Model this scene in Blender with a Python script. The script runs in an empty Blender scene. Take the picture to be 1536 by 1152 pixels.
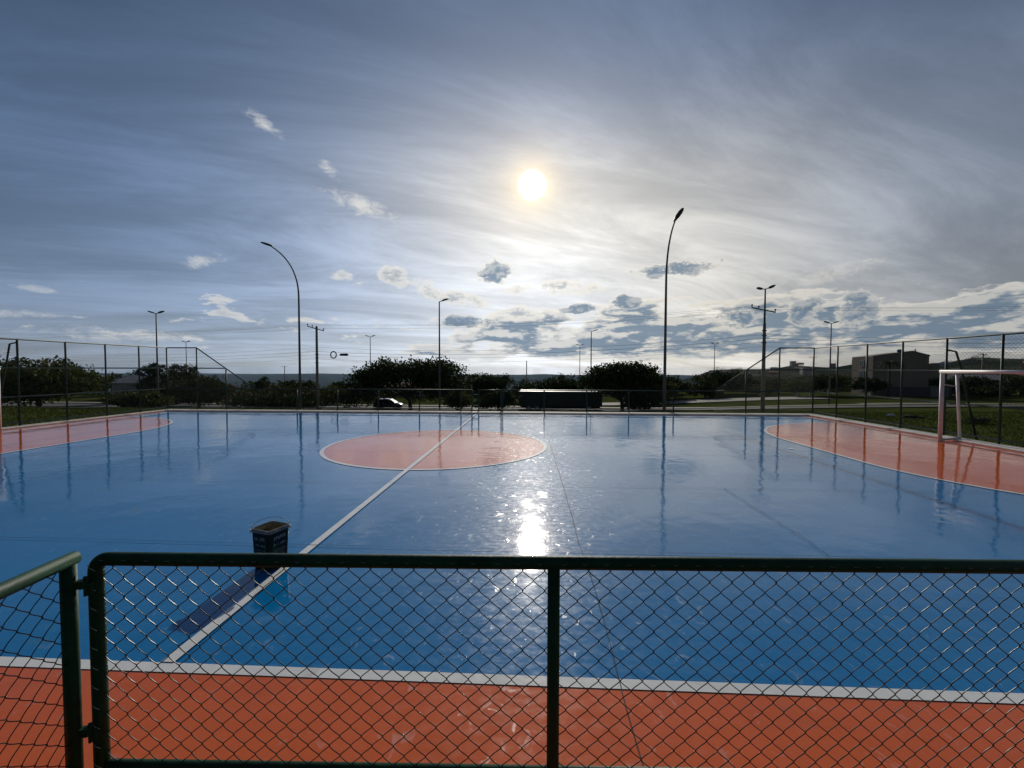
import bpy, math, random
import numpy as np
from mathutils import Matrix, Vector

random.seed(7)
RNG = np.random.default_rng(11)
SC = bpy.context.scene
COL = SC.collection
RAD = math.radians

# ------------------------------------------------------------------ camera
cam_data = bpy.data.cameras.new('camera')
cam = bpy.data.objects.new('camera', cam_data)
COL.objects.link(cam)
cam_data.sensor_width = 36.0
cam_data.lens = 36.0 * 658.9 / 1536.0
cam_data.clip_start = 0.05
cam_data.clip_end = 60000.0
cam.matrix_world = (Matrix.Translation((0, 0, 2.0)) @ Matrix.Rotation(0.048, 4, 'Z')
                    @ Matrix.Rotation(math.pi / 2 - 0.0355, 4, 'X') @ Matrix.Rotation(0.0026, 4, 'Z'))
SC.camera = cam
SC.render.resolution_x, SC.render.resolution_y = 1024, 768
SC.view_settings.view_transform = 'Standard'
SC.view_settings.look = 'None'
SC.view_settings.exposure = 0.18
SC.view_settings.gamma = 1.0
SC.view_settings.use_curve_mapping = False
SC.cycles.max_bounces = 8
SC.cycles.transparent_max_bounces = 16
SC.cycles.volume_bounces = 0

# ------------------------------------------------------------------ sun
SUN_EL, SUN_AZ = 22.3, -0.25            # azimuth measured from +Y towards +X
sd = Vector((math.sin(RAD(SUN_AZ)) * math.cos(RAD(SUN_EL)), math.cos(RAD(SUN_AZ)) * math.cos(RAD(SUN_EL)), math.sin(RAD(SUN_EL))))
sun_data = bpy.data.lights.new('sun', 'SUN')
sun_data.energy = 2.3
sun_data.angle = RAD(0.6)
sun_data.color = (1.0, 0.93, 0.82)
sun = bpy.data.objects.new('sun', sun_data)
COL.objects.link(sun)
sun.rotation_euler = sd.to_track_quat('Z', 'Y').to_euler()
sun.location = (0, 40, 30)

# ------------------------------------------------------------------ world
world = bpy.data.worlds.new('World')
SC.world = world
world.use_nodes = True
WT = world.node_tree
WT.nodes.clear()
SKY_STRENGTH = 0.1


class S:
    """a scalar or vector socket with arithmetic"""
    tree = WT

    def __init__(self, sock):
        self.s = sock

    @staticmethod
    def math(op, *a, clamp=False):
        n = S.tree.nodes.new('ShaderNodeMath')
        n.operation = op
        n.use_clamp = clamp
        for i, v in enumerate(a):
            if isinstance(v, S):
                S.tree.links.new(v.s, n.inputs[i])
            else:
                n.inputs[i].default_value = v
        return S(n.outputs[0])

    def __add__(self, o): return S.math('ADD', self, o)
    __radd__ = __add__
    def __sub__(self, o): return S.math('SUBTRACT', self, o)
    def __rsub__(self, o): return S.math('SUBTRACT', o, self)
    def __mul__(self, o): return S.math('MULTIPLY', self, o)
    __rmul__ = __mul__
    def __truediv__(self, o): return S.math('DIVIDE', self, o)
    def __pow__(self, o): return S.math('POWER', self, o)


def s_exp(x): return S.math('EXPONENT', x)


def s_smooth(x, a, b, lo=0.0, hi=1.0):
    n = S.tree.nodes.new('ShaderNodeMapRange')
    n.interpolation_type = 'SMOOTHSTEP'
    for k, v in (('Value', x), ('From Min', a), ('From Max', b), ('To Min', lo), ('To Max', hi)):
        if isinstance(v, S):
            S.tree.links.new(v.s, n.inputs[k])
        else:
            n.inputs[k].default_value = v
    return S(n.outputs[0])


def s_comb(x, y, z):
    n = S.tree.nodes.new('ShaderNodeCombineXYZ')
    for i, v in enumerate((x, y, z)):
        if isinstance(v, S):
            S.tree.links.new(v.s, n.inputs[i])
        else:
            n.inputs[i].default_value = v
    return S(n.outputs[0])


def s_noise(vec, scale, detail=6.0, rough=0.55, dist=0.0):
    n = S.tree.nodes.new('ShaderNodeTexNoise')
    S.tree.links.new(vec.s, n.inputs['Vector'])
    n.inputs['Scale'].default_value = scale
    n.inputs['Detail'].default_value = detail
    n.inputs['Roughness'].default_value = rough
    n.inputs['Distortion'].default_value = dist
    return S(n.outputs['Fac'])


def s_vscale(vec, k):
    n = S.tree.nodes.new('ShaderNodeVectorMath')
    n.operation = 'SCALE'
    S.tree.links.new(vec.s, n.inputs[0])
    if isinstance(k, S):
        S.tree.links.new(k.s, n.inputs['Scale'])
    else:
        n.inputs['Scale'].default_value = k
    return S(n.outputs[0])


def s_vadd(a, b):
    n = S.tree.nodes.new('ShaderNodeVectorMath')
    n.operation = 'ADD'
    for i, v in enumerate((a, b)):
        if isinstance(v, S):
            S.tree.links.new(v.s, n.inputs[i])
        else:
            n.inputs[i].default_value = v
    return S(n.outputs[0])


def s_vmix(f, a, b):
    n = S.tree.nodes.new('ShaderNodeMix')
    n.data_type = 'VECTOR'
    ins = [i for i in n.inputs if i.enabled]
    for i, v in zip(ins, (f, a, b)):
        if isinstance(v, S):
            S.tree.links.new(v.s, i)
        else:
            i.default_value = v
    return S([o for o in n.outputs if o.enabled][0])


tc = WT.nodes.new('ShaderNodeTexCoord')
D = S(tc.outputs['Generated'])
sep = WT.nodes.new('ShaderNodeSeparateXYZ')
WT.links.new(D.s, sep.inputs[0])
dx, dy, dz = (S(sep.outputs[i]) for i in range(3))
dz = S.math('MAXIMUM', dz, 0.0)                            # below the horizon the sky simply ends in its lowest tone
dot = WT.nodes.new('ShaderNodeVectorMath')
dot.operation = 'DOT_PRODUCT'
WT.links.new(D.s, dot.inputs[0])
dot.inputs[1].default_value = sd
cosang = S.math('MINIMUM', S(dot.outputs['Value']), 0.9999999)
th = S.math('ARCCOSINE', cosang) * 57.2958                 # degrees from the sun
el = S.math('ARCSINE', dz) * 57.2958                       # elevation
az = S.math('ARCTAN2', dx, dy) * 57.2958
elp = S.math('MAXIMUM', el, 0.0)

sky = WT.nodes.new('ShaderNodeTexSky')
sky.sky_type = 'NISHITA'
sky.sun_disc = False
sky.sun_elevation = RAD(SUN_EL)
sky.sun_rotation = RAD(SUN_AZ)
sky.altitude = 1000.0
sky.air_density = 1.0
sky.dust_density = 0.8
sky.ozone_density = 2.0
NISH = S(sky.outputs[0])

# thin high veil of cirrostratus: forward scattering round the sun, paler towards the horizon
zz = dz + 0.16
zz = S.math('MAXIMUM', zz, 0.05)
cpx, cpy = dx / zz, dy / zz
ca, sa = math.cos(RAD(24)), math.sin(RAD(24))
ru = cpx * ca + cpy * sa
rv = cpy * ca - cpx * sa
cirv = s_comb(ru * 0.55, rv * 1.5, 0.3)
cir = s_noise(cirv, 1.35, 8.0, 0.66, 0.5)
cir2 = s_noise(s_comb(cpx, cpy, 4.0), 0.62, 2.0, 0.5)
streak = s_smooth(cir * 0.72 + cir2 * 0.28, 0.37, 0.65)
L = 0.004 + 0.11 * s_exp(th * (-1 / 14.0)) + 0.635 * s_exp(th * (-1 / 27.0))
hz_ = s_exp(elp * (-1 / 12.0))
L = L + 0.50 * hz_ * (0.26 + 0.74 * s_exp(th * (-1 / 30.0)))
L = L * (0.77 + 0.44 * streak) * (1.0 - 0.24 * s_exp(th * (-1 / 5.0))) * s_smooth(el, 13.0, 42.0, 1.26, 0.64) * (1.0 - s_smooth(dx, 0.40, 0.75, 0.0, 0.26) * s_smooth(el, 8.0, 18.0, 1.0, 0.0)) * (0.87 + s_smooth(dx, -0.60, 0.30, 0.0, 0.36) * s_smooth(el, 20.0, 38.0, 1.0, 0.25))
warm = S.math('MINIMUM', s_exp(th * th * (-1 / 800.0)) + s_smooth(dx, 0.0, 0.5, 0.0, 0.8) * s_exp(elp * (-1 / 40.0)), 1.0)
tint = s_vmix(warm * s_smooth(el, 20.0, 40.0, 1.0, 0.45), (0.52, 0.92, 1.72), (1.03, 1.0, 0.93))
htint = s_vmix(hz_, tint, s_vmix(warm, (0.82, 0.98, 1.20), (1.03, 1.0, 0.93)))
veil = s_vscale(htint, L * (1 / SKY_STRENGTH))
op = s_smooth(el, 2.0, 45.0, 0.97, 0.62) * (0.86 + 0.14 * streak)
skycol = s_vmix(op, s_vscale(NISH, 0.42), veil)

# low cumulus banks round the horizon
cuv = s_comb(dx * 7.0, dy * 7.0, dz * 24.0)
cn = s_noise(cuv, 1.0, 7.0, 0.58)
cuv2 = s_comb(dx * 7.0, dy * 7.0, dz * 24.0 + 0.30)
cnu = s_noise(cuv2, 1.0, 5.0, 0.58)
band = s_smooth(el, 0.2, 2.2) * (1.0 - s_smooth(el, 4.5, 11.5))
side = s_smooth(dx, -0.55, 0.10, -0.09, 0.125)
cov = band * (0.165 + side)
thr = 0.64 - cov + s_smooth(el, 8.0, 14.0, 0.0, 0.3)
dens = s_smooth(cn - thr, 0.0, 0.055)
body = s_smooth(cn - thr, 0.03, 0.13)
relief = s_smooth(cn - cnu, -0.01, 0.085)
cu_b = 0.16 + 0.16 * s_exp(th * (-1 / 25.0))
cu_l = 0.46 + 0.62 * s_exp(th * (-1 / 22.0))
cu_dark = s_vscale(s_vmix(warm, (0.64, 0.95, 1.38), (0.70, 0.97, 1.28)), cu_b * (1 / SKY_STRENGTH))
cu_lit = s_vscale(s_vmix(warm, (0.96, 1.0, 1.04), (1.06, 1.0, 0.88)), cu_l * (1 / SKY_STRENGTH))
cu_col = s_vmix(body * (1.0 - 0.75 * relief), cu_lit, cu_dark)
skycol = s_vmix(dens * 0.93 * s_smooth(el, -0.5, 2.5, 0.35, 1.0), skycol, cu_col)

# single clouds by kind: azimuth, elevation, half width, half height (degrees), tilt
frag = s_noise(s_comb(dx, dy, dz * 1.7), 21.0, 6.0, 0.64)
fragu = s_noise(s_comb(dx, dy, dz * 1.7 + 0.016), 21.0, 4.0, 0.64)
frel = s_smooth(frag - fragu, -0.04, 0.12)
wisp = s_noise(s_comb(dx, dy, dz * 2.2), 30.0, 6.0, 0.72, 0.6)
AE = s_comb(az, el, 0.0)


def cloud_kind(items, amp, src):
    best = None
    for a0, e0, ra, re, rot in items:
        mp = WT.nodes.new('ShaderNodeMapping')
        mp.vector_type = 'TEXTURE'
        WT.links.new(AE.s, mp.inputs['Vector'])
        mp.inputs['Location'].default_value = (a0, e0, 0)
        mp.inputs['Rotation'].default_value = (0, 0, RAD(rot))
        mp.inputs['Scale'].default_value = (ra / math.cos(RAD(e0)), re, 1)
        dp = WT.nodes.new('ShaderNodeVectorMath')
        dp.operation = 'DOT_PRODUCT'
        WT.links.new(mp.outputs[0], dp.inputs[0])
        WT.links.new(mp.outputs[0], dp.inputs[1])
        q = S(dp.outputs['Value'])
        best = q if best is None else S.math('MINIMUM', best, q)
    return 1.0 - best + (src - 0.5) * amp, best


m, q = cloud_kind([(-5.0, 12.3, 2.3, 2.0, 0), (18.4, 11.9, 5.6, 0.95, 3), (11.8, 8.3, 2.6, 0.9, 4), (6.5, 7.6, 3.2, 0.7, 4),
                   (-8.5, 5.9, 4.2, 0.9, 0), (31.0, 6.4, 2.0, 1.9, 0), (35.6, 6.2, 2.2, 2.0, 0), (24.0, 5.6, 3.0, 1.2, 0)], 4.6, frag)
inner = s_smooth(m, 0.05, 0.75) * (1.0 - 0.40 * frel)
skycol = s_vmix(s_smooth(m, -0.1, 0.5) * s_smooth(q, 2.6, 1.4) * 0.93, skycol, s_vmix(inner, cu_lit, cu_dark))
m, q = cloud_kind([(-23.9, 11.0, 1.7, 0.8, 0), (-17.6, 11.3, 2.6, 1.2, -14), (-13.6, 9.9, 2.6, 1.2, -22), (-9.0, 8.6, 4.5, 1.3, -8),
                   (3.0, 10.2, 7.0, 1.1, 0), (-2.0, 7.0, 5.0, 1.0, 0)], 5.2, frag)
inner = s_smooth(m, 0.4, 1.5) * (1.0 - 0.8 * frel) * 0.7
skycol = s_vmix(s_smooth(m, 0.0, 0.9) * s_smooth(q, 2.6, 1.2) * 0.85, skycol, s_vmix(inner, cu_lit, cu_dark))
m, q = cloud_kind([(-21.6, 19.1, 4.4, 1.15, -13), (-25.0, 22.2, 1.5, 0.8, -40), (-32.0, 25.6, 2.2, 0.7, -20), (-37.8, 11.1, 2.4, 0.7, 14),
                   (-51.5, 4.6, 4.0, 0.4, 0), (-50.0, 6.9, 1.6, 0.35, -6), (32.6, 9.9, 4.6, 0.9, 8), (-44, 3.2, 7.0, 0.8, 0)], 5.0, wisp)
skycol = s_vmix(s_smooth(m, -0.1, 1.9) * s_smooth(q, 2.4, 1.0) * 0.75, skycol, cu_lit)

# aureole and blown-out disc of the sun, seen through the veil
aur = s_exp(th * (-1 / 1.6))
skycol = s_vadd(skycol, s_vscale(S(s_comb(1.0, 0.66, 0.20).s), aur * (1.15 / SKY_STRENGTH)))
skycol = s_vadd(skycol, s_vscale(S(s_comb(1.0, 0.95, 0.85).s), s_exp(th * (-1 / 5.5)) * (0.03 / SKY_STRENGTH)))
skycol = s_vadd(skycol, s_vscale(S(s_comb(1.0, 0.97, 0.9).s), s_smooth(th, 1.75, 1.15) * (9.0 / SKY_STRENGTH)))

bg = WT.nodes.new('ShaderNodeBackground')
WT.links.new(skycol.s, bg.inputs['Color'])
bg.inputs['Strength'].default_value = SKY_STRENGTH
wout = WT.nodes.new('ShaderNodeOutputWorld')
WT.links.new(bg.outputs[0], wout.inputs['Surface'])
world.cycles.sampling_method = 'MANUAL'
world.cycles.sample_map_resolution = 512

# ------------------------------------------------------------------ materials
def mat(name, col, rough=0.6, metal=0.0, spec=0.5, var=0.0, vscale=3.0, bump=0.0, bscale=20.0, coat=0.0, coat_r=0.1,
        col2=None, island=0.0, trans=0.0):
    m = bpy.data.materials.new(name)
    m.use_nodes = True
    t = m.node_tree
    p = t.nodes['Principled BSDF']
    p.inputs['Roughness'].default_value = rough
    p.inputs['Metallic'].default_value = metal
    p.inputs['Specular IOR Level'].default_value = spec
    p.inputs['Coat Weight'].default_value = coat
    p.inputs['Coat Roughness'].default_value = coat_r
    c = (*col, 1.0)
    p.inputs['Base Color'].default_value = c
    tcn = t.nodes.new('ShaderNodeTexCoord')
    if var > 0 or col2:
        nz = t.nodes.new('ShaderNodeTexNoise')
        nz.inputs['Scale'].default_value = vscale
        nz.inputs['Detail'].default_value = 6
        nz.inputs['Roughness'].default_value = 0.62
        t.links.new(tcn.outputs['Object'], nz.inputs['Vector'])
        ramp = t.nodes.new('ShaderNodeValToRGB')
        ramp.color_ramp.elements[0].position = 0.32
        ramp.color_ramp.elements[1].position = 0.68
        if col2:
            ramp.color_ramp.elements[0].color = c
            ramp.color_ramp.elements[1].color = (*col2, 1)
        else:
            ramp.color_ramp.elements[0].color = tuple(x * (1 - var) for x in col) + (1,)
            ramp.color_ramp.elements[1].color = tuple(min(1, x * (1 + var)) for x in col) + (1,)
        t.links.new(nz.outputs['Fac'], ramp.inputs['Fac'])
        out = ramp.outputs['Color']
        if island > 0:
            gm = t.nodes.new('ShaderNodeNewGeometry')
            mr = t.nodes.new('ShaderNodeMapRange')
            mr.inputs['To Min'].default_value = 1 - island
            mr.inputs['To Max'].default_value = 1 + island
            t.links.new(gm.outputs['Random Per Island'], mr.inputs['Value'])
            vm = t.nodes.new('ShaderNodeVectorMath')
            vm.operation = 'SCALE'
            t.links.new(out, vm.inputs[0])
            t.links.new(mr.outputs[0], vm.inputs['Scale'])
            out = vm.outputs[0]
        t.links.new(out, p.inputs['Base Color'])
    if bump > 0:
        nb = t.nodes.new('ShaderNodeTexNoise')
        nb.inputs['Scale'].default_value = bscale
        nb.inputs['Detail'].default_value = 5
        t.links.new(tcn.outputs['Object'], nb.inputs['Vector'])
        bp = t.nodes.new('ShaderNodeBump')
        bp.inputs['Strength'].default_value = bump
        bp.inputs['Distance'].default_value = 0.02
        t.links.new(nb.outputs['Fac'], bp.inputs['Height'])
        t.links.new(bp.outputs[0], p.inputs['Normal'])
    if trans > 0:
        tr = t.nodes.new('ShaderNodeBsdfTranslucent')
        tr.inputs['Color'].default_value = (col[0] * 1.6, col[1] * 1.7, col[2] * 0.7, 1)
        mx = t.nodes.new('ShaderNodeMixShader')
        mx.inputs['Fac'].default_value = trans
        t.links.new(p.outputs[0], mx.inputs[1])
        t.links.new(tr.outputs[0], mx.inputs[2])
        t.links.new(mx.outputs[0], t.nodes['Material Output'].inputs['Surface'])
    return m


def court_mat(name, col, worn):
    """glossy court paint: roller streaks, scuffs, slightly wavy screed under a clear film"""
    m = bpy.data.materials.new(name)
    m.use_nodes = True
    t = m.node_tree
    old = S.tree
    S.tree = t
    p = t.nodes['Principled BSDF']
    geo = t.nodes.new('ShaderNodeNewGeometry')
    P_ = S(geo.outputs['Position'])
    sp = t.nodes.new('ShaderNodeSeparateXYZ')
    t.links.new(P_.s, sp.inputs[0])
    X, Y = S(sp.outputs[0]), S(sp.outputs[1])
    big = s_noise(P_, 0.55, 4, 0.55)
    mid = s_noise(P_, 3.2, 6, 0.62, 0.4)
    fine = s_noise(P_, 70.0, 2, 0.5)
    roller = s_noise(s_comb(X * 1.2, Y * 0.35, 0.0), 5.0, 4, 0.6)
    # scuffs and dried drips, sparse short smears
    scuff = s_noise(s_comb(X * 1.0, Y * 0.55, 3.0), 8.5, 5, 0.62, 0.7)
    sc = s_smooth(scuff, 0.62, 0.70)
    stain = s_smooth(s_noise(P_, 1.15, 5, 0.6, 0.6), 0.61, 0.70) * s_smooth(mid, 0.42, 0.6)
    k = 0.76 + 0.24 * mid + 0.14 * big + 0.12 * roller
    base = s_vscale(S(s_comb(*col).s), k)
    base = s_vmix(stain * (0.42 if name[0] != 'w' else 0.6), base, worn)
    base = s_vmix(sc * 0.14, base, (0.5, 0.52, 0.55))
    t.links.new(base.s, p.inputs['Base Color'])
    p.inputs['Roughness'].default_value = 0.42
    p.inputs['Specular IOR Level'].default_value = 0.0
    rg = 0.028 + 0.11 * mid * mid + 0.10 * sc + 0.12 * stain
    p.inputs['Coat Weight'].default_value = 1.0
    p.inputs['Coat IOR'].default_value = 1.48
    t.links.new(rg.s, p.inputs['Coat Roughness'])
    hgt = 0.016 * big + 0.0026 * s_noise(P_, 2.4, 4, 0.5) + 0.0005 * s_noise(s_comb(X * .6, Y * 1.2, 0.0), 11.0, 3, 0.6) + 0.0011 * roller + 0.00012 * fine + 0.00012 * sc
    bp = t.nodes.new('ShaderNodeBump')
    bp.inputs['Strength'].default_value = 1.0
    bp.inputs['Distance'].default_value = 1.0
    t.links.new(hgt.s, bp.inputs['Height'])
    t.links.new(bp.outputs[0], p.inputs['Normal'])
    t.links.new(bp.outputs[0], p.inputs['Coat Normal'])
    # faint broad sheen of the micro-rough film
    gl = t.nodes.new('ShaderNodeBsdfGlossy')
    gl.inputs['Roughness'].default_value = 0.36
    t.links.new(bp.outputs[0], gl.inputs['Normal'])
    mx = t.nodes.new('ShaderNodeMixShader')
    tex = s_smooth(s_noise(s_comb(X * .8, Y * 1.1, 5.0), 13.0, 6, 0.68), 0.40, 0.72)
    chips = s_smooth(s_noise(s_comb(X * 1.5 + Y * .5, Y * 1.0 - X * .3, 9.0), 6.5, 4, 0.62, 0.9), 0.655, 0.70)
    fac = 0.005 + 0.022 * tex + 0.045 * sc + 0.10 * chips
    t.links.new(fac.s, mx.inputs['Fac'])
    t.links.new(p.outputs[0], mx.inputs[1])
    t.links.new(gl.outputs[0], mx.inputs[2])
    t.links.new(mx.outputs[0], t.nodes['Material Output'].inputs['Surface'])
    S.tree = old
    return m


def terrain_mat():
    m = bpy.data.materials.new('grassland')
    m.use_nodes = True
    t = m.node_tree
    old = S.tree
    S.tree = t
    p = t.nodes['Principled BSDF']
    geo = t.nodes.new('ShaderNodeNewGeometry')
    P_ = S(geo.outputs['Position'])
    n1 = s_noise(P_, 0.35, 6, 0.65)
    n2 = s_noise(P_, 4.0, 5, 0.7)
    n3 = s_noise(P_, 0.004, 7, 0.7)
    f = s_smooth(n1 * 0.55 + n2 * 0.45, 0.38, 0.62)
    g = s_vmix(f, (0.035, 0.050, 0.013), (0.085, 0.100, 0.028))
    g = s_vmix(s_smooth(n1, 0.56, 0.72) * 0.7, g, (0.11, 0.08, 0.045))
    far = s_vmix(s_smooth(n3, 0.38, 0.60), (0.020, 0.030, 0.020), (0.060, 0.060, 0.045))
    sp = t.nodes.new('ShaderNodeSeparateXYZ')
    t.links.new(P_.s, sp.inputs[0])
    dist = S.math('SQRT', S(sp.outputs[0]) * S(sp.outputs[0]) + S(sp.outputs[1]) * S(sp.outputs[1]))
    g = s_vmix(s_smooth(dist, 150, 500), g, far)
    t.links.new(g.s, p.inputs['Base Color'])
    p.inputs['Roughness'].default_value = 1.0
    p.inputs['Specular IOR Level'].default_value = 0.0
    bp = t.nodes.new('ShaderNodeBump')
    bp.inputs['Strength'].default_value = 0.8
    bp.inputs['Distance'].default_value = 0.12
    t.links.new(n2.s, bp.inputs['Height'])
    t.links.new(bp.outputs[0], p.inputs['Normal'])
    S.tree = old
    return m


M = {}
M['blue'] = court_mat('blue_court_paint', (0.003, 0.185, 0.46), (0.14, 0.20, 0.22))
M['orange'] = court_mat('orange_court_paint', (0.70, 0.130, 0.026), (0.40, 0.16, 0.10))
M['line'] = court_mat('white_line_paint', (0.84, 0.84, 0.82), (0.50, 0.48, 0.44))
M['joint'] = mat('joint_filler', (0.015, 0.045, 0.08), 0.6, spec=0.08)
M['concrete'] = mat('kerb_concrete', (0.66, 0.62, 0.57), 0.75, var=0.22, vscale=2.5, bump=0.4, bscale=40)
M['green'] = mat('dark_green_enamel', (0.010, 0.052, 0.024), 0.55, spec=0.2, var=0.35, vscale=7, bump=0.12, bscale=45)
M['fargreen'] = mat('weathered_green_enamel', (0.016, 0.045, 0.032), 0.55, var=0.25, vscale=5)
M['wire'] = mat('green_coated_wire', (0.012, 0.040, 0.026), 0.30, spec=0.6)
M['farwire'] = mat('dull_coated_wire', (0.02, 0.045, 0.035), 0.5)
M['weld'] = mat('bare_tie_wire', (0.30, 0.31, 0.30), 0.35, metal=0.7)
M['goal'] = mat('white_goal_paint', (0.80, 0.79, 0.77), 0.45, var=0.08, vscale=6)
M['ground'] = terrain_mat()
M['asphalt'] = mat('asphalt', (0.055, 0.055, 0.058), 0.85, var=0.25, vscale=0.8, bump=0.3, bscale=30)
M['pave'] = mat('pale_paving', (0.30, 0.28, 0.25), 0.85, var=0.2, vscale=0.7)
M['galv'] = mat('galvanised_pole', (0.16, 0.165, 0.17), 0.65, metal=0.2, var=0.15, vscale=2)
M['lamphead'] = mat('lamp_housing', (0.05, 0.05, 0.055), 0.5)
M['polecon'] = mat('grey_pole_concrete', (0.27, 0.25, 0.22), 0.85, var=0.2, vscale=1.5, bump=0.2, bscale=15)
M['cable'] = mat('black_cable', (0.02, 0.02, 0.022), 0.6)
M['ceramic'] = mat('insulator_ceramic', (0.12, 0.08, 0.06), 0.3)
M['bark'] = mat('bark', (0.085, 0.065, 0.048), 0.9, var=0.35, vscale=5, bump=0.6, bscale=14)
M['barkwhite'] = mat('limewashed_trunk', (0.55, 0.53, 0.48), 0.85, var=0.2, vscale=4)
M['leafA'] = mat('dark_leaves', (0.030, 0.046, 0.015), 0.8, spec=0.12, col2=(0.066, 0.086, 0.026), vscale=0.6, island=0.5, trans=0.10)
M['leafB'] = mat('olive_leaves', (0.055, 0.068, 0.020), 0.8, spec=0.12, col2=(0.115, 0.110, 0.032), vscale=0.6, island=0.5, trans=0.14)
M['leafC'] = mat('rusty_leaves', (0.048, 0.046, 0.018), 0.8, spec=0.12, col2=(0.10, 0.06, 0.03), vscale=0.6, island=0.4, trans=0.1)
M['grassblade'] = mat('grass_blades', (0.045, 0.062, 0.014), 0.8, spec=0.1, col2=(0.095, 0.105, 0.028), vscale=0.5, island=0.4, trans=0.2)
M['wallbeige'] = mat('beige_render', (0.27, 0.21, 0.16), 0.9, var=0.12, vscale=0.6)
M['wallpale'] = mat('pale_render', (0.36, 0.34, 0.31), 0.9, var=0.12, vscale=0.6)
M['wallred'] = mat('red_brick_render', (0.26, 0.10, 0.07), 0.9, var=0.2, vscale=1.0)
M['wallblue'] = mat('blue_grey_render', (0.07, 0.072, 0.085), 0.9, var=0.15, vscale=0.6)
M['rooftile'] = mat('clay_tile', (0.24, 0.10, 0.06), 0.85, var=0.25, vscale=1.5)
M['roofmetal'] = mat('grey_roof_sheet', (0.20, 0.20, 0.20), 0.6, metal=0.1, var=0.15, vscale=0.6)
M['glass'] = mat('window_glass', (0.02, 0.025, 0.03), 0.08, spec=0.6)
M['frame'] = mat('window_frame', (0.45, 0.44, 0.42), 0.6)
M['carpaint'] = mat('dark_car_paint', (0.018, 0.02, 0.028), 0.3, coat=1.0, coat_r=0.05)
M['tyre'] = mat('tyre_rubber', (0.02, 0.02, 0.02), 0.85)
M['rim'] = mat('wheel_rim', (0.45, 0.46, 0.48), 0.35, metal=0.8)
M['lampred'] = mat('tail_lamp', (0.35, 0.02, 0.02), 0.2)
M['lampclear'] = mat('head_lamp', (0.7, 0.7, 0.68), 0.15)
M['trailer'] = mat('dark_green_trailer_side', (0.045, 0.055, 0.036), 0.6, var=0.15, vscale=0.7)
M['trailerroof'] = mat('white_trailer_roof', (0.80, 0.79, 0.76), 0.45)
M['pail'] = mat('black_green_plastic', (0.008, 0.016, 0.014), 0.5, spec=0.2, var=0.3, vscale=14)
M['pailrim'] = mat('stained_rim', (0.30, 0.30, 0.28), 0.5, col2=(0.12, 0.12, 0.10), vscale=22)
M['pailin'] = mat('dried_paint_inside', (0.09, 0.08, 0.055), 0.6, col2=(0.55, 0.47, 0.28), vscale=16)
M['label'] = mat('dark_label_print', (0.008, 0.018, 0.019), 0.5, spec=0.15)
M['labelgreen'] = mat('green_label_print', (0.010, 0.065, 0.022), 0.5, spec=0.15)
M['print'] = mat('pale_label_print', (0.34, 0.35, 0.35), 0.6)
M['steel'] = mat('bright_steel', (0.55, 0.56, 0.57), 0.3, metal=0.9)
M['plasticwhite'] = mat('white_plastic', (0.8, 0.8, 0.78), 0.5)
M['charred'] = mat('black_timber', (0.02, 0.018, 0.016), 0.9, bump=0.5, bscale=12)
M['twig'] = mat('dry_twigs', (0.07, 0.055, 0.04), 0.9)
M['bluepaint'] = mat('blue_tank_paint', (0.03, 0.06, 0.14), 0.5)


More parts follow.
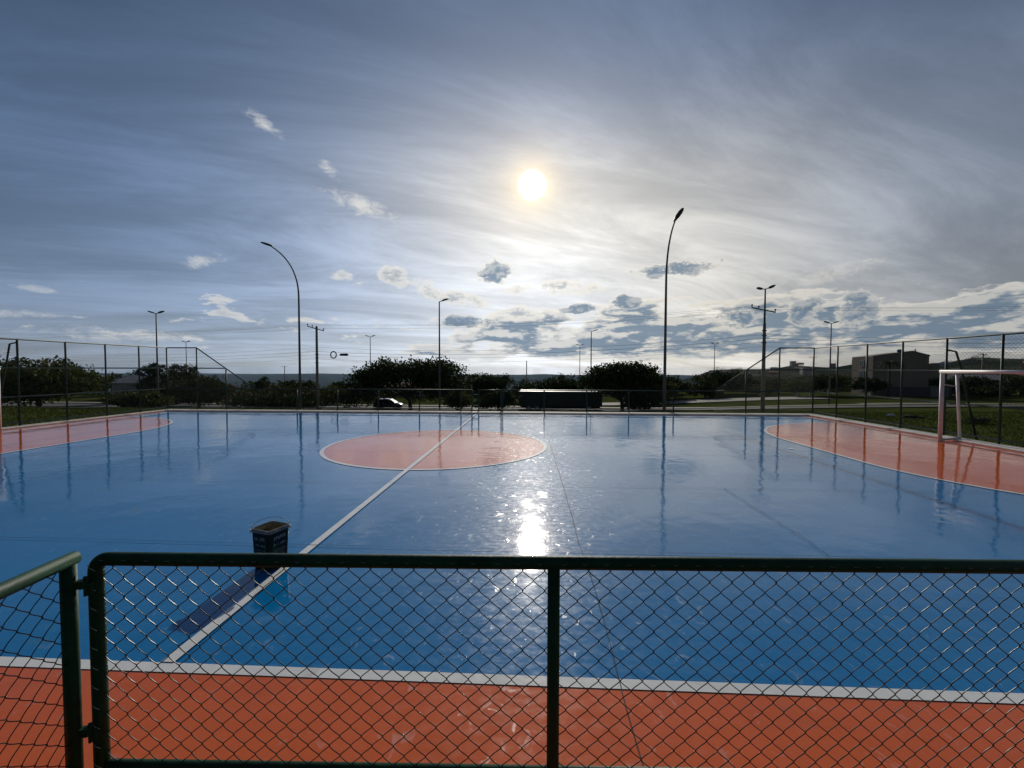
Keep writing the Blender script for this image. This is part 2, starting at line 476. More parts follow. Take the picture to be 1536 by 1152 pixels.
# ------------------------------------------------------------------ mesh helpers
class MB:
    def __init__(self):
        self.v, self.f = [], []

    def add(self, v, f):
        o = len(self.v)
        self.v.extend([tuple(p) for p in v])
        self.f.extend([tuple(i + o for i in q) for q in f])
        return self

    def box(self, c, s, rz=0.0, ch=0.0):
        """box by centre and size, optionally with chamfered vertical edges"""
        hx, hy, hz = s[0] / 2, s[1] / 2, s[2] / 2
        if ch > 0:
            pts = [(-hx + ch, -hy), (hx - ch, -hy), (hx, -hy + ch), (hx, hy - ch), (hx - ch, hy), (-hx + ch, hy), (-hx, hy - ch), (-hx, -hy + ch)]
        else:
            pts = [(-hx, -hy), (hx, -hy), (hx, hy), (-hx, hy)]
        cr, sr = math.cos(rz), math.sin(rz)
        pts = [(c[0] + x * cr - y * sr, c[1] + x * sr + y * cr) for x, y in pts]
        return self.prism(pts, c[2] - hz, c[2] + hz)

    def prism(self, pts, z0, z1):
        n = len(pts)
        v = [(x, y, z0) for x, y in pts] + [(x, y, z1) for x, y in pts]
        f = [tuple(range(n - 1, -1, -1)), tuple(range(n, 2 * n))]
        f += [(i, (i + 1) % n, n + (i + 1) % n, n + i) for i in range(n)]
        return self.add(v, f)

    def tube(self, path, r, n=8, caps=True):
        """swept tube; r is a number or a list"""
        P = [Vector(p) for p in path]
        k = len(P)
        R = r if isinstance(r, (list, tuple)) else [r] * k
        v, f = [], []
        up = None
        for i in range(k):
            d = (P[min(i + 1, k - 1)] - P[max(i - 1, 0)]).normalized()
            if up is None:
                a = Vector((0, 0, 1)) if abs(d.z) < 0.9 else Vector((1, 0, 0))
                up = d.cross(a).normalized()
            up = (up - d * up.dot(d)).normalized()
            w = d.cross(up)
            for j in range(n):
                t = 2 * math.pi * j / n
                v.append(P[i] + (up * math.cos(t) + w * math.sin(t)) * R[i])
        for i in range(k - 1):
            for j in range(n):
                a, b = i * n + j, i * n + (j + 1) % n
                f.append((a, b, b + n, a + n))
        if caps:
            f.append(tuple(range(n - 1, -1, -1)))
            f.append(tuple(range((k - 1) * n, k * n)))
        return self.add(v, f)

    def ellipsoid(self, c, r, nu=12, nv=8, squash=None):
        v, f = [], []
        for i in range(nv + 1):
            a = math.pi * i / nv
            for j in range(nu):
                b = 2 * math.pi * j / nu
                v.append((c[0] + r[0] * math.sin(a) * math.cos(b), c[1] + r[1] * math.sin(a) * math.sin(b), c[2] + r[2] * math.cos(a)))
        for i in range(nv):
            for j in range(nu):
                a, b = i * nu + j, i * nu + (j + 1) % nu
                f.append((a, a + nu, b + nu, b))
        return self.add(v, f)

    def mesh(self, name, m, smooth=False):
        me = bpy.data.meshes.new(name)
        me.from_pydata([tuple(p) for p in self.v], [], self.f)
        me.materials.append(M[m] if isinstance(m, str) else m)
        if smooth:
            me.polygons.foreach_set('use_smooth', [True] * len(me.polygons))
        me.update()
        return me

    def build(self, name, m, parent=None, smooth=False, loc=(0, 0, 0)):
        return link(name, self.mesh(name, m, smooth), parent, loc)


def link(name, me, parent=None, loc=(0, 0, 0), rot=(0, 0, 0)):
    o = bpy.data.objects.new(name, me)
    COL.objects.link(o)
    o.parent = parent
    o.location = loc
    o.rotation_euler = rot
    return o


def raw_mesh(name, V, F, m, smooth=False):
    """quads or triangles straight from numpy arrays"""
    me = bpy.data.meshes.new(name)
    V = np.asarray(V, dtype=np.float32)
    F = np.asarray(F, dtype=np.int32)
    k = F.shape[1]
    me.vertices.add(len(V))
    me.vertices.foreach_set('co', V.ravel())
    me.loops.add(F.size)
    me.loops.foreach_set('vertex_index', F.ravel())
    me.polygons.add(len(F))
    me.polygons.foreach_set('loop_start', np.arange(0, F.size, k, dtype=np.int32))
    me.materials.append(M[m])
    me.update(calc_edges=True)
    if smooth:
        me.polygons.foreach_set('use_smooth', [True] * len(F))
    return me


def tag(o, label, cat, group=None):
    o['label'] = label
    o['category'] = cat
    if group:
        o['group'] = group
    return o


def thing(name, label, cat, loc=(0, 0, 0), rz=0.0, group=None):
    o = bpy.data.objects.new(name, None)
    COL.objects.link(o)
    o.empty_display_size = 0.2
    o.location = loc
    o.rotation_euler = (0, 0, rz)
    return tag(o, label, cat, group)


def struct(o):
    o['kind'] = 'structure'
    return o


def stuff(o):
    o['kind'] = 'stuff'
    return o


def smoothstep(a, b, x):
    t = min(1.0, max(0.0, (x - a) / (b - a)))
    return t * t * (3 - 2 * t)


# ------------------------------------------------------------------ terrain
PROF_D = [-1e5, 20, 27, 36, 50, 60, 75, 95, 150, 300, 700, 2000, 4500, 7500, 9000, 12000, 40000]
PROF_Z = [-.25, -.25, -.70, -1.55, -2.9, -3.8, -4.2, -4.4, -8.5, -22, -60, -170, -235, -205, -163, -165, -700]
HILL_R = [0, 200, 500, 900, 1300, 2500, 5000]
HILL_Z = [0, 0, 26, 66, 101, 70, 0]


def terrain_z(x, y):
    z = float(np.interp(y, PROF_D, PROF_Z))
    if x > 8:
        z *= 1 - 0.36 * smoothstep(8, 48, x) * (1 - smoothstep(100, 260, y))
    r = math.hypot(x, y)
    a = math.degrees(math.atan2(x, y))
    if r > 150 and y > 0:
        z += smoothstep(6, 24, a) * float(np.interp(r, HILL_R, HILL_Z)) * (1 + 0.06 * math.sin(a * 0.9) + 0.04 * math.sin(a * 2.3 + 1))
        z += smoothstep(4000, 8000, r) * (10 * math.sin(a * 0.45 + 1) + 6 * math.sin(a * 1.1))
    return z


def axis(lo, hi, core0, core1, step, grow):
    a = list(np.arange(core0, core1 + 1e-6, step))
    s, x = step, core1
    while x < hi:
        s *= grow
        x += s
        a.append(min(x, hi))
    s, x = step, core0
    while x > lo:
        s *= grow
        x -= s
        a.insert(0, max(x, lo))
    return a


XS = axis(-14000, 14000, -70, 80, 2.5, 1.16)
YS = axis(-400, 14000, -6, 110, 2.5, 1.12)
V = np.array([(x, y, terrain_z(x, y)) for y in YS for x in XS])
nx = len(XS)
F = [(j * nx + i, j * nx + i + 1, (j + 1) * nx + i + 1, (j + 1) * nx + i) for j in range(len(YS) - 1) for i in range(nx - 1)]
struct(link('ground', raw_mesh('ground', V, F, 'ground', True)))


def strip(name, pts, w, m, lift, n=90):
    """a road-like band draped on the terrain along a smooth centre line"""
    P = np.array(pts, float)
    t = np.linspace(0, len(P) - 1, n)
    cx = np.interp(t, range(len(P)), P[:, 0])
    cy = np.interp(t, range(len(P)), P[:, 1])
    for _ in range(6):
        cx[1:-1] = (cx[:-2] + 2 * cx[1:-1] + cx[2:]) / 4
        cy[1:-1] = (cy[:-2] + 2 * cy[1:-1] + cy[2:]) / 4
    v, f = [], []
    for i in range(n):
        a, b = max(i - 1, 0), min(i + 1, n - 1)
        d = Vector((cx[b] - cx[a], cy[b] - cy[a])).normalized()
        for k in (-0.5, -0.17, 0.17, 0.5):
            x, y = cx[i] - d.y * w * k, cy[i] + d.x * w * k
            v.append((x, y, terrain_z(x, y) + lift))
    for i in range(n - 1):
        for k in range(3):
            f.append((i * 4 + k, i * 4 + k + 1, i * 4 + 5 + k, i * 4 + 4 + k))
    return struct(link(name, raw_mesh(name, v, [q[::-1] for q in f], m)))


STREET = [(-130, 66), (-80, 65), (-40, 63.5), (-10, 62.5), (8, 61), (22, 55), (36, 46), (60, 40), (110, 37), (200, 36)]
strip('street', STREET, 7.0, 'asphalt', 0.09)
strip('pavement', [(x, y + 5.8) for x, y in STREET], 2.2, 'pave', 0.16)
strip('parking_bay', [(8, 76), (18, 75), (30, 74), (46, 72)], 6.5, 'pave', 0.12, 40)
strip('dirt_path', [(40, 56), (60, 50), (110, 47), (180, 46)], 2.0, 'pave', 0.13, 60)
strip('side_street', [(-90, 36), (-60, 33), (-40, 30.5), (-28, 28)], 3.2, 'asphalt', 0.09, 50)

# ------------------------------------------------------------------ court floor, painted areas and joints
XL, XR, YN, YF = -17.1, 12.2, 1.95, 19.75        # fence lines
GL, GR, TN, TF = -16.5, 11.36, 2.74, 19.10       # goal lines and touchlines (centres)
HX, CY = -2.46, 11.25                             # halfway line, court centre
floor_bm = MB().prism([(XL - .1, 1.55), (XR + .1, 1.55), (XR + .1, YF + .1), (XL - .1, YF + .1)], -0.42, 0.0)
court = struct(floor_bm.build('court_floor', 'blue'))


def sheet(name, poly, z, m):
    me = bpy.data.meshes.new(name)
    me.from_pydata([(x, y, z) for x, y in poly], [], [tuple(range(len(poly)))])
    me.materials.append(M[m])
    return link(name, me, court)


def rect(x0, y0, x1, y1):
    return [(x0, y0), (x1, y0), (x1, y1), (x0, y1)]


def ring(name, outer, inner, z, m, closed=True):
    n = len(outer)
    v = [(x, y, z) for x, y in outer] + [(x, y, z) for x, y in inner]
    f = [(i, (i + 1) % n, n + (i + 1) % n, n + i) for i in range(n if closed else n - 1)]
    me = bpy.data.meshes.new(name)
    me.from_pydata(v, [], f)
    me.materials.append(M[m])
    return link(name, me, court)


w = 0.045
sheet('orange_margin', rect(XL - .09, 1.56, XR + .09, TN - w + .01), 0.004, 'orange')
sheet('orange_margin', rect(XL - .09, TF + w - .01, XR + .09, YF + .09), 0.004, 'orange')
sheet('orange_margin', rect(XL - .09, TN - w + .012, GL - w + .01, TF + w - .012), 0.004, 'orange')
sheet('orange_margin', rect(GR + w - .01, TN - w + .012, XR + .09, TF + w - .012), 0.004, 'orange')
sheet('touchline', rect(GL - w, TN - w, GR + w, TN + w), 0.008, 'line')
sheet('touchline', rect(GL - w, TF - w, GR + w, TF + w), 0.008, 'line')
sheet('goal_line', rect(GL - w, TN + w + .001, GL + w, TF - w - .001), 0.008, 'line')
sheet('goal_line', rect(GR - w, TN + w + .001, GR + w, TF - w - .001), 0.008, 'line')
sheet('halfway_line', rect(HX - w, TN + w + .001, HX + w, TF - w - .001), 0.012, 'line')
CR = 2.78
circ = [(math.cos(2 * math.pi * i / 96), math.sin(2 * math.pi * i / 96)) for i in range(96)]
sheet('centre_circle_area', [(HX + c * (CR - .02), CY + s * (CR - .02)) for c, s in circ], 0.004, 'orange')
ring('centre_circle', [(HX + c * (CR + w), CY + s * (CR + w)) for c, s in circ], [(HX + c * (CR - w), CY + s * (CR - w)) for c, s in circ], 0.008, 'line')


def d_shape(gx, sgn, r):
    up = [(gx + sgn * r * math.sin(math.pi / 2 * i / 24), CY + 1.5 + r * math.cos(math.pi / 2 * i / 24)) for i in range(25)]
    dn = [(x, 2 * CY - y) for x, y in reversed(up)]
    return up + dn


for gx, sg in ((GL, 1), (GR, -1)):
    sheet('penalty_area', d_shape(gx, sg, 4.2), 0.0045, 'orange')
    ring('penalty_area_line', d_shape(gx + sg * (w + .001), sg, 4.2 + w), d_shape(gx + sg * (w + .001), sg, 4.2 - w), 0.0085, 'line', False)
    sheet('penalty_spot', [(gx + sg * 4.9 + .06 * c, CY + .06 * s) for c, s in circ[::8]], 0.0085, 'line')


def joint(p0, p1, wd=0.007, n=40, wob=0.012):
    v, f = [], []
    d = (Vector(p1) - Vector(p0)).normalized()
    nrm = Vector((-d.y, d.x))
    off = 0.0
    for i in range(n + 1):
        off = off * 0.9 + random.uniform(-wob, wob)
        c = Vector(p0).lerp(Vector(p1), i / n) + nrm * off
        ww = wd * random.uniform(0.6, 1.3)
        v += [(*(c + nrm * ww / 2), 0.016), (*(c - nrm * ww / 2), 0.016)]
    f = [(2 * i, 2 * i + 1, 2 * i + 3, 2 * i + 2) for i in range(n)]
    me = bpy.data.meshes.new('slab_joint')
    me.from_pydata(v, [], f)
    me.materials.append(M['joint'])
    return link('slab_joint', me, court)


joint((0.56, 2.0), (0.40, 18.9), 0.006, 60, 0.01)
joint((3.14, 4.77), (3.2, 7.45), 0.008)
for yy in (4.77, 7.46, 10.35, 13.3, 16.2):
    joint((XL + .4, yy + .04), (XR - .5, yy - .05), 0.007, 60, 0.006)

# kerbs that carry the fences
KT = 0.05
for x0, y0, x1, y1 in ((XL - .1, 1.56, XL + .30, YF + .1), (XR - .42, 1.56, XR + .1, YF + .1), (XL + .301, YF - .50, XR - .421, YF + .1)):
    kb = MB()
    c_ = .015
    kb.prism([(x0, y0), (x1, y0), (x1, y1), (x0, y1)], -0.41, KT - c_)
    n_ = len(kb.v)
    kb.add([(x0, y0, KT - c_), (x1, y0, KT - c_), (x1, y1, KT - c_), (x0, y1, KT - c_), (x0 + c_, y0 + c_, KT), (x1 - c_, y0 + c_, KT), (x1 - c_, y1 - c_, KT), (x0 + c_, y1 - c_, KT)],
           [(0, 1, 5, 4), (1, 2, 6, 5), (2, 3, 7, 6), (3, 0, 4, 7), (4, 5, 6, 7)])
    kb.f.pop(1)
    struct(kb.build('kerb', 'concrete'))


# ------------------------------------------------------------------ fences
def chain(name, Lx, H, p, q, r, m, clip=None):
    """far chain link: zigzag wires as thin three-sided tubes; x along the fence, z up"""
    nw, nj = int(Lx / (p / 2)), int(H / (q / 2)) + 1
    i = np.arange(nw)[:, None]
    j = np.arange(nj)[None, :]
    X = i * p / 2 + ((i + j) % 2) * p / 2 + RNG.normal(0, 0.0015, (nw, nj))
    Z = np.repeat(j * q / 2.0, nw, 0)
    offs = [(0, r), (0.9 * r, -0.55 * r), (-0.9 * r, -0.55 * r)]
    V = np.stack([np.stack([X + ox, np.full_like(X, oy) + ((i % 2) - .5) * r, Z], -1) for ox, oy in offs], 2)   # nw,nj,3,3
    idx = np.arange(nw * nj * 3).reshape(nw, nj, 3)
    F = []
    for k in range(3):
        k2 = (k + 1) % 3
        F.append(np.stack([idx[:, :-1, k], idx[:, :-1, k2], idx[:, 1:, k2], idx[:, 1:, k]], -1).reshape(-1, 4))
    F = np.concatenate(F)
    V = V.reshape(-1, 3)
    if clip is not None:
        zc = V[F][:, :, 2].mean(1)
        xc = V[F][:, :, 0].mean(1)
        F = F[zc < clip(xc)]
    return raw_mesh(name, V, F, m)


def pipe_mesh(name, h, r, m='green', n=12):
    b = MB().tube([(0, 0, 0), (0, 0, h)], r, n)
    b.ellipsoid((0, 0, h), (r * 1.02, r * 1.02, r * 0.45), n, 4)
    return b.mesh(name, m, True)


PR_ = 0.030
post_tall = pipe_mesh('post', 2.88, PR_, 'fargreen')
post_mid = pipe_mesh('post', 1.92, PR_, 'fargreen')
post_low = pipe_mesh('post', 0.97, PR_, 'fargreen')
RZ = (1.02, 1.97, 2.92)
FP, FQ, FR = 0.104, 0.098, 0.0029


def rail(parent, a, b, r=0.024):
    o = parent.location
    return MB().tube([(a[0] - o.x, a[1] - o.y, a[2] - o.z), (b[0] - o.x, b[1] - o.y, b[2] - o.z)], r, 8).build('rail', 'fargreen', parent, True)


for X0, step, ny, nm, ret, br in ((XL, 1.5, 12, 'left', 1, 4), (XR, 1.55, 12, 'right', -1, 4)):
    t = thing('end_fence', 'tall green chain link fence ' + ('before the big bushy tree' if nm == 'left' else 'before the beige block and grassy verge'),
              'fence', (X0, YF, KT))
    ys = [YF + .05 - step * k for k in range(ny)]
    ys[0] = YF
    for y in ys:
        link('post', post_tall, t, (0, y - YF, 0))
    yend = ys[-1]
    for z in RZ + (0.16,):
        rail(t, (X0, yend, z), (X0, YF, z), 0.024 if z < 2.9 else 0.027)
    # return along the far side: one tall bay, then the sloping bay down to the low fence
    xa, xb, xc = X0 + ret * 1.45, X0 + ret * 2.85, X0 + ret * 4.22
    link('post', post_tall, t, (xa - X0, 0, 0))
    link('post', post_mid, t, (xb - X0, 0, 0))
    rail(t, (X0, YF, 2.92), (xa, YF, 2.92), 0.027)
    rail(t, (xa, YF, 2.92), (xc, YF, 1.02), 0.027)
    rail(t, (X0, YF, 1.97), (xb, YF, 1.97))
    rail(t, (X0, YF, 1.02), (xc, YF, 1.02))
    rail(t, (X0, YF, 0.16), (xc, YF, 0.16))
    me = chain('chain_link', YF - yend, 2.76, FP, FQ, FR, 'farwire')
    stuff(link('chain_link', me, t, (0, yend - YF, 0.08), (0, 0, math.pi / 2)))
    me = chain('chain_link', 4.22, 2.76, FP, FQ, FR, 'farwire', clip=lambda x: np.where(x < 1.45, 9, 2.78 - (x - 1.45) * (1.9 / 2.77)))
    stuff(link('chain_link', me, t, (0, 0, 0.08), (0, 0, 0 if ret > 0 else math.pi)))
    # outward cranked stay
    yb = ys[br]
    s = -ret
    b = MB()
    zt = 2.62 if nm == 'right' else 2.86
    b.tube([(0, yb - YF, zt - .09), (s * .26, yb - YF, zt - .14), (s * .42, yb - YF, 2.0), (s * .98, yb - YF, -0.32)], 0.027, 8)
    b.build('stay', 'fargreen', t, True)

low_x = [-12.79 + 1.905 * k for k in range(6)]
low_r = [-1.37, 0.5, 2.4, 4.26, 6.22]
far = thing('far_fence', 'low dark green chain link fence along the far touchline, beyond the centre circle', 'fence', (HX, YF, KT))
for x in low_x[1:] + [-2.76] + low_r:
    link('post', post_low, far, (x - HX, 0, 0))
for a, b in ((XL + 4.22, -2.76), (-1.37, XR - 4.22)):
    for z in (1.02, 0.16):
        rail(far, (a, YF, z), (b, YF, z), 0.026)
    me = chain('chain_link', b - a, 0.86, FP, FQ, FR, 'farwire')
    stuff(link('chain_link', me, far, (a - HX, 0, 0.07)))
fg = thing('fence_gate', 'closed low gate leaf in the far fence behind the centre circle', 'gate', (-2.60, YF, KT))
link('post', post_low, fg, (0.14, 0, 0))
link('post', post_low, fg, (1.16, 0, 0))
for z in (1.02, 0.16):
    rail(fg, (-2.46, YF, z), (-1.44, YF, z), 0.026)
stuff(link('chain_link', chain('chain_link', 1.0, 0.86, FP, FQ, FR, 'farwire'), fg, (0.15, 0, 0.07)))
for z in (0.25, 0.75):
    MB().box((-0.01, 0, z), (0.24, 0.02, 0.05)).build('hinge', 'green', fg)

# near fence: every zigzag wire is its own piece
NP, NQ, NR = 0.1005, 0.0935, 0.0023


def near_wire(parity, H, name):
    nj = int(H / (NQ / 2)) + 2
    path = []
    sub = 6
    for s in range((nj - 1) * sub + 1):
        u = s / sub
        j = int(u)
        fr = u - j
        a = ((j + parity) % 2)
        b = 1 - a
        e = fr * 0.72 + 0.28 * (fr * fr * (3 - 2 * fr))
        x = (a + (b - a) * e) * (NP / 2 + 0.004) - 0.002
        y = 0.0034 * math.sin(math.pi * (u + parity))
        if (a == 0):
            x += 0.0022 * math.sin(math.pi * fr)
        path.append((x, y, u * NQ / 2))
    return MB().tube(path, NR, 5, False).mesh(name, 'wire', True)


def chain_near(parent, x0, x1, z0, H):
    ms = [near_wire(0, H, 'mesh_wire'), near_wire(1, H, 'mesh_wire')]
    n = int((x1 - x0) / (NP / 2))
    for i in range(n):
        link('mesh_wire', ms[i % 2], parent, (x0 + i * NP / 2, random.uniform(-.0006, .0006), z0), (0, random.uniform(-.002, .002), 0))


nf = thing('low_fence', 'near dark green pipe fence with chain link panels beside the open gate', 'fence', (-2.03, 1.92, 0.09), 0.0337)
ZT = 1.11 - .09
arc = [(0.055 - 0.055 * math.cos(a), 0, ZT - 0.055 + 0.055 * math.sin(a)) for a in [math.pi / 2 * k / 6 for k in range(7)]]
LEN = 6.4
MB().tube([(0, 0, -0.085), (0, 0, 0.5)] + arc + [(LEN / 2, 0, ZT), (LEN, 0, ZT)], 0.0305, 16).build('frame', 'green', nf, True)
mp = MB().tube([(0, 0, -0.085), (0, 0, ZT - .01)], 0.0285, 16).mesh('post', 'green', True)
for x in (2.13, 4.52, 6.37):
    link('post', mp, nf, (x, 0.001, 0))
MB().tube([(0.03, 0, 0.028), (LEN, 0, 0.028)], 0.0255, 12).build('rail', 'green', nf, True)
chain_near(nf, 0.028, LEN - .03, 0.0, ZT)
b = MB()
for k in range(int(LEN / NP)):
    x = 0.06 + k * NP + random.uniform(-.006, .006)
    b.tube([(x - .011, -0.0300, ZT + .006), (x, -0.0325, ZT + .004), (x + .010, -0.0305, ZT + .0065)], 0.0014, 4)
for k in range(11):
    z = 0.05 + k * NQ
    b.tube([(-0.012, -0.0300, z + .016), (0.004, -0.0330, z + .003), (0.020, -0.0260, z - .012)], 0.0016, 4)
stuff(b.build('tie_wires', 'weld', nf))

gt = thing('fence_gate', 'dark green chain link gate leaf swung open beside the near fence', 'gate', (-2.10, 1.86, 0.09), RAD(-84.5))
GZ = 1.125 - .09
MB().tube([(0, 0, -0.085), (0, 0, GZ - .02)], 0.0305, 16).build('post', 'green', gt, True)
MB().tube([(0.98, 0, 0), (0.98, 0, GZ - .02)], 0.0305, 16).build('post', 'green', gt, True)
MB().tube([(-0.034, 0, GZ), (1.01, 0, GZ)], 0.0305, 16).build('rail', 'green', gt, True)
MB().tube([(0.03, 0, 0.02), (0.95, 0, 0.02)], 0.0255, 12).build('rail', 'green', gt, True)
chain_near(gt, 0.02, 0.97, 0.0, GZ - .01)
for z in (1.0 - .09, 0.31 - .09):
    b = MB().box((-0.005, 0.045, z + .012), (0.030, 0.045, 0.035), 0, 0.006)
    b.box((-0.025, 0.072, z - .014), (0.026, 0.030, 0.06), 0, 0.006)
    b.tube([(-0.012, 0.062, z - .045), (-0.012, 0.062, z + .045)], 0.008, 8)
    b.build('hinge', 'green', gt)

# ------------------------------------------------------------------ goals
for gx, s, lab in ((GR, 1, 'white tubular goal frame in front of the grassy verge and beige block'),
                   (GL, -1, 'white tubular goal frame in front of the big bushy tree')):
    t = thing('goal', lab, 'goal', (gx, CY, 0))
    for k in (-1, 1):
        y = k * 1.52
        MB().tube([(0, y, 0), (0, y, 1.90)], 0.047, 14).build('post', 'goal', t, True)
        yr = k * 1.66
        MB().tube([(s * .66, yr, 0.03), (s * .52, yr, 1.87)], 0.036, 10).build('rear_post', 'goal', t, True)
        MB().tube([(0, y, 1.925), (s * .52, yr, 1.875)], 0.030, 10).build('side_bar', 'goal', t, True)
        MB().tube([(s * .05, y, 0.036), (s * .66, yr, 0.075)], 0.030, 10).build('base_bar', 'goal', t, True)
        MB().tube([(s * .05, y, 1.58), (s * .54, yr, 1.53)], 0.012, 6).build('net_bar', 'goal', t, True)
    MB().tube([(0, -1.572, 1.945), (0, 1.572, 1.945)], 0.047, 14).build('crossbar', 'goal', t, True)

# ------------------------------------------------------------------ paint bucket
bk = thing('paint_bucket', 'black square plastic paint bucket with stained rim standing beside the halfway line', 'bucket', (-2.635, 4.25, 0.003), RAD(-18))


def rsq(h, z, rc=0.035, n=5):
    pts = []
    for cx, cy, a0 in ((1, 1, 0), (-1, 1, 90), (-1, -1, 180), (1, -1, 270)):
        for k in range(n + 1):
            a = RAD(a0 + 90 * k / n)
            pts.append((cx * (h - rc) + rc * math.cos(a), cy * (h - rc) + rc * math.sin(a), z))
    return pts


def loft(rings, cap0=False, cap1=False, flip=False):
    b = MB()
    n = len(rings[0])
    v = [p for r in rings for p in r]
    f = [(i * n + j, i * n + (j + 1) % n, (i + 1) * n + (j + 1) % n, (i + 1) * n + j) for i in range(len(rings) - 1) for j in range(n)]
    if cap0:
        f.append(tuple(range(n - 1, -1, -1)))
    if cap1:
        f.append(tuple(range((len(rings) - 1) * n, len(rings) * n)))
    if flip:
        f = [q[::-1] for q in f]
    return b.add(v, f)


BH = 0.405
loft([rsq(.109, 0), rsq(.112, .012), rsq(.1245, BH - .030)], cap0=True).build('body', 'pail', bk, True)
loft([rsq(.125, BH - .036), rsq(.1285, BH - .034), rsq(.129, BH - .012), rsq(.126, BH), rsq(.119, BH), rsq(.117, BH - .02)]).build('rim', 'pailrim', bk)
loft([rsq(.117, BH - .02), rsq(.108, .16)], cap1=True, flip=False).build('dried_paint', 'pailin', bk)
b = MB()
hs = []
for k in range(17):
    a = math.pi * k / 16
    c = math.cos(a)
    bul = math.sin(a)
    # from the left ear to the right ear, lying back over the far corner
    px_, py_ = -c * (-.0) , 0
    L0, R0 = Vector((-.126, -.120, BH - .02)), Vector((.126, .120, BH - .02))
    mid = L0.lerp(R0, (1 - c) / 2)
    hs.append(mid + Vector((-.055, .055, .085)) * bul)
b.tube(hs, 0.0028, 6)
b.build('handle', 'steel', bk, True)
for ex, ey in ((-.126, -.120), (.126, .120)):
    MB().box((ex, ey, BH - .025), (.022, .022, .03), RAD(45), 0.004).build('handle_ear', 'plasticwhite', bk)
# printed faces: -y and +x look towards the camera; marks are worn beyond reading
tilt = math.atan2(.022, BH - .047)


def face_pt(side, u, z, out):
    h = .112 + (.1245 - .112) * (z - .012) / (BH - .047) + out
    return (u, -h, z) if side == 0 else (h, u, z)


def face_quad(side, u0, u1, z0, z1, out, name, m, par):
    v = [face_pt(side, u0, z0, out), face_pt(side, u1, z0, out), face_pt(side, u1, z1, out), face_pt(side, u0, z1, out)]
    b = MB().add(v, [(0, 1, 2, 3)])
    return b.build(name, m, par)


for side in (0, 1):
    lb = face_quad(side, -.084, .084, .045, .345, .0012, 'label', 'label', bk)
    pr = MB()
    rr = random.Random(5 + side)
    rows = [(.298, .032, 6), (.238, .019, 9)] + [(.195 - .020 * k, .006, 14) for k in range(5)]
    for z, hh, nl in rows:
        u = -.072
        wl = .140 / nl
        z += (0.0)
        for k in range(nl):
            if rr.random() < .12:
                u += wl
                continue
            for (a0, a1, b0, b1) in ((.1, .3, 0, 1), (.3, .8, .75, 1) if rr.random() < .6 else (.3, .8, 0, .25), (.6, .8, 0, .8) if rr.random() < .6 else (.3, .7, .4, .6)):
                v = [face_pt(side, u + wl * a0, z + hh * b0, .0024), face_pt(side, u + wl * a1, z + hh * b0, .0024),
                     face_pt(side, u + wl * a1, z + hh * b1, .0024), face_pt(side, u + wl * a0, z + hh * b1, .0024)]
                pr.add(v, [(0, 1, 2, 3)])
            u += wl
    stuff(pr.build('print', 'print', lb))
    # green wedge along the shared front corner
    e = .084 if side == 0 else -.084
    s = -1 if side == 0 else 1
    v = [face_pt(side, e + s * .004, .05, .0018), face_pt(side, e + s * .050, .05, .0018), face_pt(side, e + s * .034, .23, .0018), face_pt(side, e + s * .004, .325, .0018)]
    MB().add(v, [(0, 1, 2, 3)]).build('green_panel', 'labelgreen', lb)

# ------------------------------------------------------------------ lamps, poles, wires
def arc_lamp(x, y, ztop, reach, ry, label):
    z0 = terrain_z(x, y)
    t = thing('street_lamp', label, 'street lamp', (x, y, z0))
    H = ztop - z0
    path = [(0, 0, 0), (0, 0, H * .35), (0, 0, H * .66)]
    rad = [0.075, 0.062, 0.05]
    zb = H * .66
    for k in range(1, 13):
        a = k / 12
        off = a ** 2.5
        path.append((reach * off, ry * off, zb + (H - .1 - zb) * (a - 0.07 * a ** 4)))
        rad.append(0.05 - 0.018 * a)
    MB().tube(path, rad, 10).build('pole', 'galv', t, True)
    MB().box((0, 0, 0.05), (0.34, 0.34, 0.10), 0, 0.03).build('base_plate', 'concrete', t)
    e, d = Vector(path[-1]), (Vector(path[-1]) - Vector(path[-2])).normalized()
    d = Vector((d.x, d.y, d.z * 0.45)).normalized()
    sidev = d.cross(Vector((0, 0, 1))).normalized()
    upv = sidev.cross(d)
    b = MB()
    prof = [(-.05, .05, .045), (.05, .085, .07), (.22, .15, .085), (.42, .16, .075), (.56, .11, .05), (.62, .04, .02)]
    n = 12
    v = []
    for s_, w_, h_ in prof:
        for j in range(n):
            a = 2 * math.pi * j / n
            hh = h_ * (1.0 if math.sin(a) > 0 else 0.55)
            v.append(e + d * s_ + sidev * (w_ * math.cos(a)) + upv * (hh * math.sin(a) + .02))
    f = [(i * n + j, i * n + (j + 1) % n, (i + 1) * n + (j + 1) % n, (i + 1) * n + j) for i in range(len(prof) - 1) for j in range(n)]
    f += [tuple(range(n - 1, -1, -1)), tuple(range((len(prof) - 1) * n, len(prof) * n))]
    b.add(v, f)
    b.build('lamp_head', 'lamphead', t, True)


arc_lamp(-13.48, 24.8, 9.24, -1.45, -0.2, 'tall arched street lamp leaning over beside the concrete crossarm pole')
arc_lamp(6.10, 20.7, 9.0, 0.28, -0.25, 'tallest arched street lamp right behind the low far fence')


def head(b, x, z, s, r=0.09, ln=0.55, tilt=0.25, y=0.0):
    b.box((x + s * (.18 + ln / 2), y, z + .06 + tilt * .2), (ln, 0.26, 0.11), 0, 0.05)
    b.tube([(x, y, z - .08), (x + s * .24, y, z + .06)], 0.035, 6)


